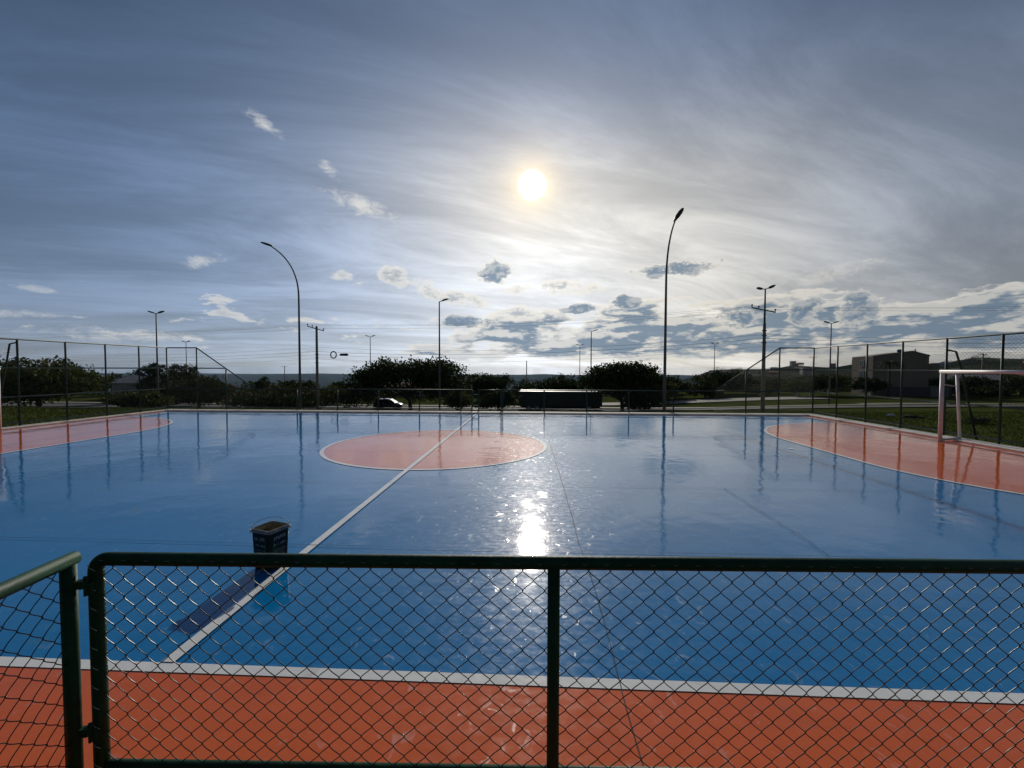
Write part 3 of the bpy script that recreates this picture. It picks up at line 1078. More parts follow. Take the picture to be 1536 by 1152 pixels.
def twin_lamp(x, y, ztop, label, heads=(-1, 1), r0=0.10):
    z0 = terrain_z(x, y)
    t = thing('road_lamp', label, 'street lamp', (x, y, z0), 0, 'double headed road lamps')
    H = ztop - z0
    MB().tube([(0, 0, 0), (0, 0, H * .5), (0, 0, H)], [r0, r0 * .8, r0 * .55], 8).build('pole', 'galv', t, True)
    for s in heads:
        b = MB()
        ln = 0.62
        d = Vector((s * math.cos(.32), 0, math.sin(.32)))
        e = Vector((0, 0, H - .05))
        b.tube([e, e + d * .35], 0.04, 6)
        nrm = Vector((-d.z * s, 0, abs(d.x)))
        v = []
        for q, w_, h_ in ((.25, .07, .05), (.4, .16, .075), (.75, .17, .07), (.95, .07, .03)):
            c = e + d * q
            v += [c + Vector((0, w_, 0)) - nrm * h_ * .5, c - Vector((0, w_, 0)) - nrm * h_ * .5, c - Vector((0, w_ * .7, 0)) + nrm * h_, c + Vector((0, w_ * .7, 0)) + nrm * h_]
        f = [(i * 4 + j, i * 4 + (j + 1) % 4, i * 4 + 4 + (j + 1) % 4, i * 4 + 4 + j) for i in range(3) for j in range(4)] + [(3, 2, 1, 0), (12, 13, 14, 15)]
        b.add(v, f)
        b.build('lamp_head', 'lamphead', t)
    return t


for x, y, zt, lab, hd in ((-40.02, 45, 7.74, 'double headed road lamp between the bushy tree and the domed tree', (-1, 1)),
                          (-69.5, 85, 7.12, 'small distant double headed road lamp behind the spiky tree', (-1, 1)),
                          (-28.2, 75, 7.42, 'slim road lamp rising from the flank of the largest tree', (-1, 1)),
                          (-9.02, 42, 8.41, 'tall road lamp standing in front of the largest tree', (1,)),
                          (10.0, 95, 6.98, 'faint thin road lamp far behind the trailer trees', (-1, 1)),
                          (7.83, 60, 7.03, 'road lamp rising above the trailer beside the forked tree', (1,)),
                          (36.3, 90, 6.99, 'road lamp in front of the round tree beyond the bare lawn', (-1, 1)),
                          (35.9, 55, 7.53, 'double headed road lamp between the lamp pole and the beige block', (-1, 1))):
    twin_lamp(x, y, zt, lab, hd)


def utility_pole(x, y, ztop, label, arm=None, r=0.17, lamp=False, name='utility_pole', tee=False):
    z0 = terrain_z(x, y)
    t = thing(name, label, 'pole', (x, y, z0))
    H = ztop - z0
    zt = H if not lamp else H * .72
    MB().tube([(0, 0, 0), (0, 0, zt)], [r, r * .68], 8).build('shaft', 'polecon', t, True)
    if lamp:
        MB().tube([(0, 0, zt - .1), (0, 0, H)], [r * .5, r * .32], 8).build('lamp_mast', 'galv', t, True)
        for s in (-1, 1):
            b = MB()
            e = Vector((0, 0, H - .05))
            d = Vector((s * .92, -.1, .38 if s > 0 else .12))
            b.tube([e, e + d * .3], 0.035, 6)
            b.tube([e + d * .22, e + d * .35, e + d * .6, e + d * .8], [.04, .10, .11, .04], 8)
            b.build('lamp_head', 'lamphead', t, True)
    if arm:
        az_, hw, zc = arm
        zc = zc - z0
        d = Vector((math.cos(az_), math.sin(az_), 0))
        b = MB()
        for k in (-1, 1):
            pass
        e0, e1 = -d * hw * 1.25, d * hw
        b.tube([e0 + Vector((0, 0, zc + .28)), e1 + Vector((0, 0, zc - .18))] if not tee else [e0 + Vector((0, 0, zc)), e1 + Vector((0, 0, zc))], 0.055, 6)
        b.build('crossarm', 'polecon', t)
        for kk, q in enumerate((0.02, 0.30, 0.98)):
            p = (e0 + Vector((0, 0, zc + (.28 if not tee else 0)))).lerp(e1 + Vector((0, 0, zc - (.18 if not tee else 0))), q)
            MB().tube([p, p + Vector((0, 0, .13)), p + Vector((0, 0, .15)), p + Vector((0, 0, .26))], [.025, .03, .07, .06], 8).build('insulator', 'ceramic', t, True)
    for zc in (H * .56, H * .62, H * .66):
        MB().tube([(0, 0, zc), (0, 0, zc + .07)], r * 1.12, 8).build('band', 'galv', t)
    return t


utility_pole(-22.6, 45, 6.35, 'grey concrete utility pole with slanted crossarm beside the arched lamp', (0.25, 0.72, 6.05))
utility_pole(18.36, 36, 8.37, 'dark concrete pole carrying a short crossarm and twin lamps', (-0.35, 0.75, 6.65), 0.17, True)
for x, y, zt, lab in ((-87, 150, 2.63, 'tiny distant utility pole with flat crossarm above the rusty hedge tree'),
                      (-1.78, 120, 4.12, 'short bare distant pole behind the dark trailer'),
                      (67.8, 110, 5.03, 'distant utility pole with flat crossarm left of the beige block'),
                      (87.5, 90, 5.17, 'distant utility pole with flat crossarm above the goal')):
    utility_pole(x, y, zt, lab, (0.1, 0.8, zt - .25) if x != -1.78 else None, 0.16, False, 'utility_pole', True)

# poles just outside the picture that the wires run to
utility_pole(-78.0, 58, 6.6, 'concrete utility pole past the big bushy tree at the end of the wires', (0.2, 0.72, 6.3))
utility_pole(62.0, 30, 7.2, 'concrete utility pole past the goal at the end of the wires', (-0.2, 0.72, 6.9))


def span(p0, p1, sag, n=16):
    out = []
    for k in range(n + 1):
        a = k / n
        q = Vector(p0).lerp(Vector(p1), a)
        q.z -= sag * 4 * a * (1 - a)
        out.append(q)
    return out


W0, W1, W2, W3 = Vector((-78, 58, 0)), Vector((-22.6, 45, 0)), Vector((18.36, 36, 0)), Vector((62, 30, 0))
for off, z0, z1, z2, z3, r, kind in ((-.85, 6.9, 6.55, 7.0, 7.2, .011, 0), (-.35, 6.8, 6.45, 6.9, 7.1, .011, 0), (.68, 6.6, 6.15, 6.75, 6.9, .011, 0),
                                     (0, 4.3, 4.15, 4.75, 5.2, .015, 1), (0, 4.0, 3.72, 4.45, 4.9, .020, 1), (0, 3.6, 3.40, 4.15, 4.6, .015, 1), (0, 3.2, 2.95, 3.8, 4.2, .012, 1)):
    d = Vector((off, 0.0, 0))
    sag = .55 if kind == 0 else .75
    pts = span(W0 + d + Vector((0, 0, z0)), W1 + d + Vector((0, 0, z1)), sag)[:-1] + span(W1 + d + Vector((0, 0, z1)), W2 + d + Vector((0, 0, z2)), sag)[:-1] + span(W2 + d + Vector((0, 0, z2)), W3 + d + Vector((0, 0, z3)), sag)
    o = MB().tube(pts, r * .55, 4).build('overhead_wire', 'cable', None, True)
    tag(o, ('thin overhead power wire strung between the crossarms of the poles' if kind == 0 else 'thicker overhead phone cable strung low between the poles'),
        'wire', 'power wires' if kind == 0 else 'phone cables')
ring_ = [(-20.6 + .30 * math.cos(a), 44.5, 3.35 + .34 * math.sin(a)) for a in [2 * math.pi * k / 16 for k in range(17)]]
o = MB().tube(ring_, 0.06, 8, False).build('cable_coil', 'cable', None, True)
tag(o, 'dark coil of spare cable hanging from the phone cables beside the pole', 'cable')
b = MB().tube([(-19.9, 44.4, 3.36), (-19.75, 44.4, 3.36), (-19.1, 44.3, 3.37), (-18.95, 44.3, 3.37)], [.06, .13, .13, .06], 10)
tag(b.build('splice_box', 'cable', None, True), 'dark cylindrical splice box hanging from the phone cables next to the coil', 'box')


# ------------------------------------------------------------------ trees
def leaf_quads(pts, size, squash=0.75):
    n = len(pts)
    a = RNG.normal(size=(n, 3))
    a /= np.linalg.norm(a, axis=1)[:, None]
    b_ = RNG.normal(size=(n, 3))
    b_ -= a * (a * b_).sum(1)[:, None]
    b_ /= np.linalg.norm(b_, axis=1)[:, None]
    s = size * RNG.uniform(0.55, 1.25, (n, 1))
    u, v = a * s * .5, b_ * s * .5 * squash
    # kite-shaped leaf sprays
    V = np.stack([pts - u, pts + v * .9 - u * .1, pts + u, pts - v * .9 - u * .1], 1).reshape(-1, 3)
    F = np.arange(n * 4).reshape(n, 4)
    return V, F


def tree(name, label, x, y, width, ztop, lobes, trunk_h, leaf, size=0.26, n=5200, fork=3, depth=None, low=0.25, group=None,
         bark='bark', tr=0.17, sparse=1.0, cat='tree'):
    """lobes: (x, z, rx, rz) fractions of width and height of the crown box"""
    z0 = terrain_z(x, y)
    t = thing(name, label, cat, (x, y, z0), 0, group)
    H = ztop - z0
    cz0 = H * low
    ch = H - cz0
    cl = []
    cents = []
    area = sum((l[2] * width) * (l[3] * ch) for l in lobes)
    for lx, lz, rx, rz in lobes:
        c = Vector((lx * width, RNG.uniform(-.15, .15) * width * .5, cz0 + lz * ch))
        R = np.array((rx * width, (depth or rx * width * .9), rz * ch))
        cents.append((c, R))
        k = max(4, int(1.9 * n * (R[0] * R[2]) / area / 26))
        d = RNG.normal(size=(k, 3))
        d /= np.linalg.norm(d, axis=1)[:, None]
        rr = RNG.uniform(0.35, 1.0, (k, 1)) ** 0.55
        cc = np.array(c)[None] + d * rr * R[None]
        m = 26
        sg = 0.30 * sparse * (0.6 + 0.4 * width / 8)
        pts = (cc[:, None, :] + RNG.normal(size=(k, m, 3)) * np.array((sg, sg, sg * .62))).reshape(-1, 3)
        cl.append(pts)
    pts = np.concatenate(cl)
    pts = pts[pts[:, 2] > 0.15]
    Vv, Ff = leaf_quads(pts, size * 1.25)
    link('crown', raw_mesh('crown', Vv, Ff, leaf), t)
    b = MB()
    th_ = H * trunk_h
    lean = RNG.uniform(-.2, .2)
    b.tube([(0, 0, -.15), (0, 0, .12), (lean * .4, 0, th_ * .6), (lean, 0, th_)], [tr * 1.5, tr * 1.15, tr, tr * .85], 8)
    for c, R in cents[:max(fork, 2) + 3]:
        p0 = Vector((lean, 0, th_ * RNG.uniform(.75, 1.0)))
        p1 = p0.lerp(c, .5) + Vector((RNG.uniform(-.2, .2), RNG.uniform(-.2, .2), .15))
        b.tube([p0, p1, c, c + Vector((R[0] * .4 * RNG.uniform(-1, 1), R[1] * .4 * RNG.uniform(-1, 1), R[2] * .6))], [tr * .62, tr * .42, tr * .24, tr * .08], 6)
    b.build('trunk', bark, t, True)
    return t


def blobs(n, seed, flat=1.0, rmin=.16, rmax=.26, top=0.62):
    r = random.Random(seed)
    out = []
    for k in range(n):
        a = (k + .5) / n * 2 - 1
        lx = a * .36 + r.uniform(-.06, .06)
        env = math.sqrt(max(0.05, 1 - (lx / .52) ** 2))
        lz = r.uniform(.22, top) * env * flat + .06
        out.append((lx, lz, r.uniform(rmin, rmax), r.uniform(.20, .32)))
    out += [(0, top * .9, .24, .28), (-.1, .35, .3, .3), (.12, .38, .28, .3)]
    return out


def dome(n, seed):
    """a spreading crown, lobes along an arch with feathery top"""
    r = random.Random(seed)
    out = []
    for k in range(n):
        a = math.pi * (k + .5) / n
        out.append((-.40 * math.cos(a) + r.uniform(-.03, .03), .30 + .46 * math.sin(a) + r.uniform(-.07, .06), r.uniform(.11, .18), r.uniform(.14, .22)))
    for k in range(n // 2):
        out.append((r.uniform(-.3, .3), r.uniform(.2, .6), r.uniform(.14, .2), r.uniform(.18, .28)))
    return out


tree('broad_tree', 'big bushy olive green tree behind the tall fence and goal post', -47.5, 40, 12.4, 3.35, blobs(9, 1, top=.66), .25, 'leafB', .25, 9500, 3, 4.0, .10)
tree('broad_tree', 'low bushy olive green shrub tree leaning out of the big bushy tree', -39.0, 42, 5.0, -0.2, blobs(5, 8), .2, 'leafB', .22, 2600, 2, 2.0, .05)
tree('dome_tree', 'dark domed umbrella tree behind the double headed lamp', -67.3, 75, 5.2, 2.75, [(-.25, .72, .26, .13), (.05, .86, .3, .13), (.28, .70, .24, .14), (0, .45, .3, .2), (-.2, .3, .25, .2)], .45, 'leafA', .28, 2400, 3, 2.2, .18)
tree('spiky_tree', 'dark tree with spiky open top next to the domed tree', -58.0, 70, 5.4, 2.75, [(0, .78, .14, .2), (.2, .72, .14, .2), (-.2, .62, .16, .2), (0, .4, .36, .3), (.3, .45, .18, .22)], .4, 'leafA', .28, 2400, 3, 2.2, .12, sparse=1.25)
tree('round_tree', 'rounded dark tree with forked trunk behind the sloping fence end', -41.0, 52, 8.6, 1.55, blobs(7, 3, top=.6), .28, 'leafA', .24, 5200, 3, 3.2, .16)
tree('hedge_tree', 'wide low tree with rusty top behind the arched lamp', -29.3, 50, 12.6, 0.55, blobs(9, 4, top=.60, flat=.9), .2, 'leafC', .22, 5600, 3, 3.0, .06)
tree('hedge_tree', 'wide low dark green tree behind the arched lamp, in front of the rusty top', -27.4, 46, 8.6, -0.45, blobs(7, 21, top=.60), .2, 'leafA', .22, 4600, 3, 2.4, .04)
tree('round_tree', 'small round dark tree standing alone on the far slope', -42.8, 95, 4.8, -0.75, [(0, .5, .42, .4), (-.15, .4, .32, .36), (.18, .4, .3, .34), (0, .68, .28, .26)], .3, 'leafA', .26, 2200, 2, 2.0, .12)
tree('spreading_tree', 'largest dark spreading tree with feathery crown behind the parked car', -16.4, 58, 16.2, 3.75, dome(12, 5) + [(-.36, .18, .14, .2), (-.42, .1, .1, .16)], .22, 'leafA', .26, 12500, 5, 4.2, .12, sparse=1.15, tr=.24)
tree('drooping_tree', 'small pale drooping tree in front of the largest tree', -8.6, 50, 3.2, -0.40, [(0, .66, .32, .28), (-.24, .42, .2, .3), (.26, .42, .2, .3), (0, .3, .3, .26)], .45, 'leafB', .20, 1700, 2, 1.3, .12)
tree('round_tree', 'dark rounded tree between the largest tree and the trailer', -8.3, 80, 9.2, 2.0, blobs(7, 6, top=.66), .25, 'leafA', .28, 4200, 3, 3.4, .10)
tree('shrub', 'low spreading shrub at the street end of the trailer', -4.4, 56, 5.6, -0.25, blobs(5, 7), .22, 'leafA', .22, 2600, 2, 1.8, .06, cat='shrub')
tree('row_tree', 'long dark tree clump rising behind the trailer', 4.3, 72, 11.4, 1.75, blobs(9, 9, top=.60), .22, 'leafA', .27, 5600, 3, 3.2, .10)
tree('forked_tree', 'dark broad tree with forked bare trunk at the end of the trailer', 11.3, 56, 10.6, 3.05, dome(9, 10), .26, 'leafA', .25, 8200, 4, 3.6, .30, sparse=1.1, tr=.22)
tree('shrub', 'rounded shrub beside the forked trunk', 12.6, 52, 4.6, -0.50, blobs(5, 11), .2, 'leafA', .20, 2400, 2, 1.6, .04, cat='shrub')
tree('row_tree', 'dark tree behind the tallest arched lamp', 25.6, 85, 8.2, 1.3, blobs(6, 12, top=.62), .25, 'leafA', .28, 3600, 3, 3.0, .10)
tree('round_tree', 'dark round tree with tufted top under the sloping fence rail', 38.0, 90, 10.6, 2.25, blobs(7, 13, top=.66), .22, 'leafA', .28, 4800, 3, 3.4, .08)
for k, (x, y, w_, zt) in enumerate(((45.6, 78, 5.6, .55), (49.0, 80, 6.4, 1.5), (53.4, 82, 6.8, 1.75), (57.0, 77, 5.4, 1.0), (41.2, 82, 4.4, -.7))):
    tree('street_tree', ['small olive street tree left of the dark street trees, limewashed trunk', 'dark street tree with limewashed trunk, second of the row towards the block', 'tallest olive street tree with limewashed trunk before the block', 'dark street tree with limewashed trunk right beside the palm', 'smallest low olive street tree at the lawn end of the row'][k].replace('left of', 'next to'), x, y, w_, zt, blobs(5, 30 + k, top=.62), .34, 'leafA' if k % 2 else 'leafB', .26, 2300, 3, 2.2, .24, 'street trees before the beige block', 'barkwhite', .14)
for k, (x, y, w_, zt) in enumerate(((73.5, 84, 7.4, 1.0), (80.0, 86, 8.4, 1.5), (88.5, 84, 8.8, 1.9), (96, 82, 8.0, 2.2), (104, 80, 9.0, 2.0), (77, 78, 5.0, -.8), (84.5, 77, 6.0, -.4), (92, 76, 5.5, .2))):
    tree('garden_tree', 'dark leafy garden tree in the row behind the goal', x, y, w_, zt, blobs(6, 50 + k, top=.62), .25, 'leafA', .27, 2600, 3, 2.6, .10, 'garden trees behind the goal')
for k, (x, y, w_, zt) in enumerate(((-52, 98, 7, .2), (-60, 105, 8, -.3), (-70, 110, 8, .2), (-84, 100, 9, 1.0), (-36, 118, 7, -2.6), (-95, 96, 9, 1.6), (19, 104, 8, .1), (-24, 110, 6, -2.0), (-1.5, 96, 7, -1.2), (2.5, 90, 6, -.6), (30, 98, 8, .2), (47, 100, 9, .3), (54, 104, 8, .8), (61, 106, 8, .4), (-13, 100, 7, -.8), (-31, 90, 6, -2.2))):
    tree('distant_tree', 'small distant tree among the houses below the court', x, y, w_, zt, blobs(5, 70 + k, top=.62), .25, 'leafA', .32, 1500, 2, 2.6, .08, 'distant trees below the court')

for k, (x, y, w_, zt) in enumerate(((-33.5, 72, 7, -.5), (-1.6, 79, 6.5, .1), (18.2, 72, 7.5, .1), (22.5, 78, 6, .5), (31.5, 82, 7, .0), (-52, 66, 7, .6), (46, 90, 8, .9))):
    tree('roadside_tree', 'dark irregular roadside tree closing a gap beyond the street', x, y, w_, zt, blobs(6, 90 + k, top=.66, rmin=.12), .3, 'leafA' if k % 3 else 'leafB', .24, 2600, 3, 2.4, .08, 'roadside trees beyond the street', sparse=1.2)

# palm
px_, py_ = 57.6, 74
z0 = terrain_z(px_, py_)
pt = thing('palm_tree', 'palm tree with drooping fronds against the beige block', 'tree', (px_, py_, z0))
PH = 3.1 - z0
MB().tube([(0, 0, -.1), (.05, 0, PH * .5), (0, 0, PH)], [.22, .17, .13], 8).build('trunk', 'bark', pt, True)
for k in range(15):
    a = 2 * math.pi * k / 15 + random.uniform(-.15, .15)
    up = random.uniform(.15, 1.0)
    ln = random.uniform(1.7, 2.3)
    v, f = [], []
    pts_ = []
    for s in range(9):
        q = s / 8
        pts_.append(Vector((math.cos(a) * ln * q, math.sin(a) * ln * q, PH + up * ln * q * .8 - 1.15 * ln * q * q * .9)))
    sd_ = Vector((-math.sin(a), math.cos(a), 0))
    for s in range(1, 9):
        for sg in (-1, 1):
            for h in (0, .5):
                p = pts_[s - 1].lerp(pts_[s], h)
                d = (pts_[s] - pts_[s - 1]).normalized()
                e = p + (sd_ * sg * .42 + d * .28 - Vector((0, 0, .16))) * (1.1 - .7 * s / 9)
                o_ = len(v)
                v += [p, p + d * .09, e]
                f.append((o_, o_ + 1, o_ + 2))
    bb = MB().add(v, f)
    bb.tube(pts_, [.03] * 8 + [.008], 4)
    bb.build('frond', 'leafA', pt)

# ------------------------------------------------------------------ buildings
def window(parent, x, y, z, w_, h_, axis_='y', s=-1, fr='frame'):
    """a framed window standing in a shallow reveal on a wall plane"""
    fw = .07
    b = MB()
    for cx, cz, sx, sz in ((0, h_ / 2 - fw / 2, w_, fw), (0, -h_ / 2 + fw / 2, w_, fw), (-w_ / 2 + fw / 2, 0, fw, h_ - 2 * fw), (w_ / 2 - fw / 2, 0, fw, h_ - 2 * fw), (0, 0, .05, h_ - 2 * fw)):
        if axis_ == 'y':
            b.box((x + cx, y + s * .05, z + cz), (sx, .10, sz))
        else:
            b.box((x + s * .05, y + cx, z + cz), (.10, sx, sz))
    o = b.build('window', fr, parent)
    g = MB()
    if axis_ == 'y':
        g.box((x, y + s * .022, z), (w_ - fw, .03, h_ - fw))
    else:
        g.box((x + s * .022, y, z), (.03, w_ - fw, h_ - fw))
    g.build('pane', 'glass', o)
    return o


def house(x, y, w_, d_, h_, roof, wall, rf, label, rz=0.0, group=None, wins=2, detail=True, zb=None, name='house'):
    z0 = terrain_z(x, y) if zb is None else zb
    t = thing(name, label, 'house', (x, y, z0 - .2), rz, group)
    MB().box((0, 0, h_ / 2), (w_, d_, h_)).build('wall', wall, t)
    ov = .45
    hw, hd = w_ / 2 + ov, d_ / 2 + ov
    if roof > 0:
        v = [(-hw, -hd, h_ - .1), (hw, -hd, h_ - .1), (hw, hd, h_ - .1), (-hw, hd, h_ - .1), (-hw, 0, h_ + roof), (hw, 0, h_ + roof)]
        v2 = [(a, b, c + .14) for a, b, c in v]
        f = [(0, 1, 5, 4), (2, 3, 4, 5)]
        up = [tuple(i + 6 for i in q) for q in f]
        side = [(0, 6, 7, 1), (2, 8, 9, 3), (0, 4, 10, 6), (4, 3, 9, 10), (1, 7, 11, 5), (5, 11, 8, 2)]
        MB().add(v + v2, [q[::-1] for q in f] + up + side).build('roof', rf, t)
        g = [(-w_ / 2, -d_ / 2, h_), (-w_ / 2, d_ / 2, h_), (-w_ / 2, 0, h_ + roof * .86), (w_ / 2, -d_ / 2, h_), (w_ / 2, d_ / 2, h_), (w_ / 2, 0, h_ + roof * .86)]
        MB().add(g, [(0, 2, 1), (3, 4, 5)]).build('gable', wall, t)
    else:
        MB().box((0, 0, h_ + .12), (w_ + .3, d_ + .3, .24)).build('roof', rf, t)
    if detail:
        for k in range(wins):
            window(t, -w_ / 2 + w_ * (k + .75) / (wins + .5), -d_ / 2, min(1.7, h_ * .55), 1.2, 1.1)
        dr = MB().box((w_ * .36, -d_ / 2 - .03, 1.05), (.9, .08, 2.1)).build('door', 'charred', t)
        MB().box((w_ * .36 - .34, -d_ / 2 - .09, 1.05), (.05, .05, .14)).build('handle', 'steel', dr)
    return t


house(-76, 88, 15, 9, 3.4, 1.3, 'wallpale', 'roofmetal', 'long pale house with grey sheet roof between the bushy tree and domed tree', .10, wins=4)
house(-60.5, 78, 7.5, 6, 2.7, .7, 'wallred', 'rooftile', 'small red brick house in front of the domed tree', .05, wins=2)
house(-32, 102, 9, 7, 2.9, .9, 'wallpale', 'rooftile', 'pale house with clay roof beside the lone round tree', -.1, wins=3)
house(-47, 125, 10, 8, 3.0, 1.1, 'wallpale', 'rooftile', 'pale distant house with clay roof above the rusty hedge tree', .15, wins=3)
house(86, 92, 9, 7, 3.0, .9, 'wallblue', 'roofmetal', 'low blue grey house with sheet eaves behind the goal', -.35, wins=4)

# beige block
bx_, by_ = 67.4, 88
z0 = terrain_z(bx_, by_)
bb = thing('apartment_block', 'beige three storey block with stepped roofline beside the palm', 'building', (bx_, by_, z0 - .3), -.08)
BHt = 5.0 - z0
v = [(-5.0, -5, 0), (4.2, -5, 0), (4.2, 1, 0), (-5.0, 1, 0), (-5.0, -5, BHt - .35), (1.4, -5, BHt + .55), (4.2, -5, BHt - .25), (4.2, 1, BHt - .25), (1.4, 1, BHt + .55), (-5.0, 1, BHt - .35)]
MB().add(v, [(0, 1, 6, 5, 4), (1, 2, 7, 6), (2, 3, 9, 8, 7), (3, 0, 4, 9), (4, 5, 8, 9), (5, 6, 7, 8)]).build('wall', 'wallbeige', bb)
MB().box((5.3, -1.8, (BHt - 1.8) / 2), (2.2, 5, BHt - 1.8)).build('side_wing', 'wallbeige', bb)
for a, b2 in (((-5.1, BHt - .30), (1.4, BHt + .62)), ((1.4, BHt + .62), (4.3, BHt - .18))):
    MB().add([(a[0], -5.12, a[1] - .18), (b2[0], -5.12, b2[1] - .18), (b2[0], -5.12, b2[1] + .08), (a[0], -5.12, a[1] + .08),
              (a[0], -4.9, a[1] - .18), (b2[0], -4.9, b2[1] - .18), (b2[0], -4.9, b2[1] + .08), (a[0], -4.9, a[1] + .08)],
             [(0, 1, 2, 3), (7, 6, 5, 4), (3, 2, 6, 7), (1, 0, 4, 5), (0, 3, 7, 4), (2, 1, 5, 6)]).build('coping', 'roofmetal', bb)
MB().tube([(4.0, -2, BHt - .3), (4.0, -2, BHt + 1.1)], .12, 8).build('vent_pipe', 'polecon', bb)
MB().tube([(.6, -3.2, BHt + .4), (.6, -3.2, BHt + .62), (.6, -3.2, BHt + .95), (.6, -3.2, BHt + 1.0)], [.3, .45, .5, .2], 10).build('water_tank', 'bluepaint', bb, True)
window(bb, -3.9, -5.0, BHt - 2.0, 1.1, 1.4)
window(bb, -3.9, -5.0, BHt - 5.0, 1.1, 1.2)
for zc in (1.6, 4.2, 6.8):
    window(bb, -5.0, -2.0, min(zc, BHt - 1.6), 1.2, 1.1, 'x', -1)
# yard wall with garage door in front of the block
yw = thing('yard_wall', 'blue grey yard wall with garage door at the foot of the beige block', 'wall', (67, 79.5, terrain_z(67, 79.5) - .2), -.08)
MB().box((0, 0, .95), (10, .25, 1.9)).build('wall', 'wallblue', yw)
MB().box((0, 0, 1.96), (10.2, .36, .12)).build('coping', 'polecon', yw)
gd = MB().box((3.0, -.16, .9), (2.8, .07, 1.8)).build('garage_door', 'roofmetal', yw)
for k in range(5):
    MB().box((3.0, -.20, .2 + .35 * k), (2.7, .03, .04)).build('slat', 'polecon', gd)

# town on the far hillside and in the valley
town = random.Random(3)
cnt = 0
while cnt < 46:
    a = RAD(town.uniform(14, 47))
    r = town.uniform(170, 1150) if cnt < 36 else town.uniform(1000, 1300)
    x, y = r * math.sin(a), r * math.cos(a)
    if y < 130:
        continue
    big_ = town.random() < .18
    wl_, rf_ = town.choice(['wallpale', 'wallbeige', 'wallpale', 'wallred']), town.choice(['rooftile', 'rooftile', 'roofmetal']) if not big_ else 'polecon'
    lab_ = ('tiny ' if not big_ else 'small flat roofed ') + {'wallpale': 'pale', 'wallbeige': 'beige', 'wallred': 'red'}[wl_] + (' house with ' + {'rooftile': 'clay', 'roofmetal': 'grey sheet'}[rf_] + ' roof' if not big_ else ' block') + ' in the town on the far hillside'
    house(x, y, town.uniform(8, 14), town.uniform(7, 10), town.uniform(3, 4) if not big_ else town.uniform(6, 11), town.uniform(.9, 1.6) if not big_ else 0,
          wl_, rf_, lab_, town.uniform(-.5, .5), 'houses on the far hillside', 2, False, None, 'hillside_house')
    cnt += 1

# far woods: canopy of the valley and the hillside
def wood(name, label_pts, size, m, leaf=8, lf=.75):
    V_, F_ = [], []
    P3 = np.repeat(np.array(label_pts), leaf, 0)
    s = np.repeat(np.array(size), leaf)[:, None]
    P3 = P3 + RNG.normal(size=P3.shape) * s * np.array((.55, .55, .34))
    Vv, Ff = leaf_quads(P3, 1.0)
    c = np.repeat(P3, 4, 0)
    Vv = c + (Vv - c) * np.repeat(s, 4, 0) * lf
    return stuff(link(name, raw_mesh(name, Vv, Ff, m)))


pts, szs = [], []
for k in range(5200):
    a = RAD(town.uniform(-58, 58))
    r = 165 * (town.random() ** 1.7 * 9 + 1.0)
    x, y = r * math.sin(a), r * math.cos(a)
    if town.random() < .35 and r < 400:
        continue
    s = town.uniform(2.2, 4.2)
    pts.append((x, y, terrain_z(x, y) + s * .5))
    szs.append(s)
wood('far_wood', pts, szs, 'leafA', 22, .34)
pts, szs = [], []
for k in range(5000):
    a = RAD(town.uniform(-58, 58))
    r = town.uniform(1700, 9000)
    x, y = r * math.sin(a), r * math.cos(a)
    if math.sin(x * .002) + math.sin(y * .0015 + x * .0007) < .1:
        continue
    s = town.uniform(10, 26)
    pts.append((x, y, terrain_z(x, y) + 2))
    szs.append(s)
wood('valley_wood', pts, szs, 'leafA', 5)

# ------------------------------------------------------------------ vehicles
def loft_body(b, secs):
    n = len(secs[0])
    v = [p for s in secs for p in s]
    f = [(i * n + j, i * n + (j + 1) % n, (i + 1) * n + (j + 1) % n, (i + 1) * n + j) for i in range(len(secs) - 1) for j in range(n)]
    f += [tuple(range(n - 1, -1, -1)), tuple(range((len(secs) - 1) * n, len(secs) * n))]
    return b.add(v, f)


def wheel(parent, x, y, r=.31, w_=.2):
    ty = MB().tube([(x, y - w_ / 2, r), (x, y - w_ / 2 + .03, r), (x, y + w_ / 2 - .03, r), (x, y + w_ / 2, r)], [r * .9, r, r, r * .9], 18).build('wheel', 'tyre', parent)
    s = -1 if y < 0 else 1
    MB().tube([(x, y + s * (w_ / 2 - .02), r), (x, y + s * (w_ / 2 + .012), r)], [r * .62, r * .55], 14).build('rim', 'rim', ty)


cz = terrain_z(-20.2, 60.5) + .09
car = thing('parked_car', 'dark hatchback car parked on the street under the largest tree', 'car', (-20.2, 60.5, cz))
secs = []
for x, zt, hw in ((-1.95, .78, .66), (-1.88, .92, .74), (-1.5, .95, .82), (-.5, .95, .84), (.7, .94, .84), (1.3, .88, .82), (1.8, .74, .74), (1.97, .6, .62)):
    secs.append([(x, -hw, .28), (x, -hw - .02, .5), (x, -hw, zt - .06), (x, -hw + .1, zt), (x, hw - .1, zt), (x, hw, zt - .06), (x, hw + .02, .5), (x, hw, .28)])
loft_body(MB(), secs).build('body', 'carpaint', car, True)
secs = []
for x, zt, hw in ((-1.82, .95, .72), (-1.5, 1.32, .62), (-1.2, 1.42, .60), (-.1, 1.46, .60), (.35, 1.40, .60), (1.12, .93, .70)):
    secs.append([(x, -.74, .90), (x, -hw, zt), (x, hw, zt), (x, .74, .90)])
loft_body(MB(), secs).build('cabin', 'carpaint', car)
MB().add([(.40, -.55, 1.405), (1.10, -.66, .965), (1.10, .66, .965), (.40, .55, 1.405)], [(0, 1, 2, 3)]).build('windscreen', 'glass', car)
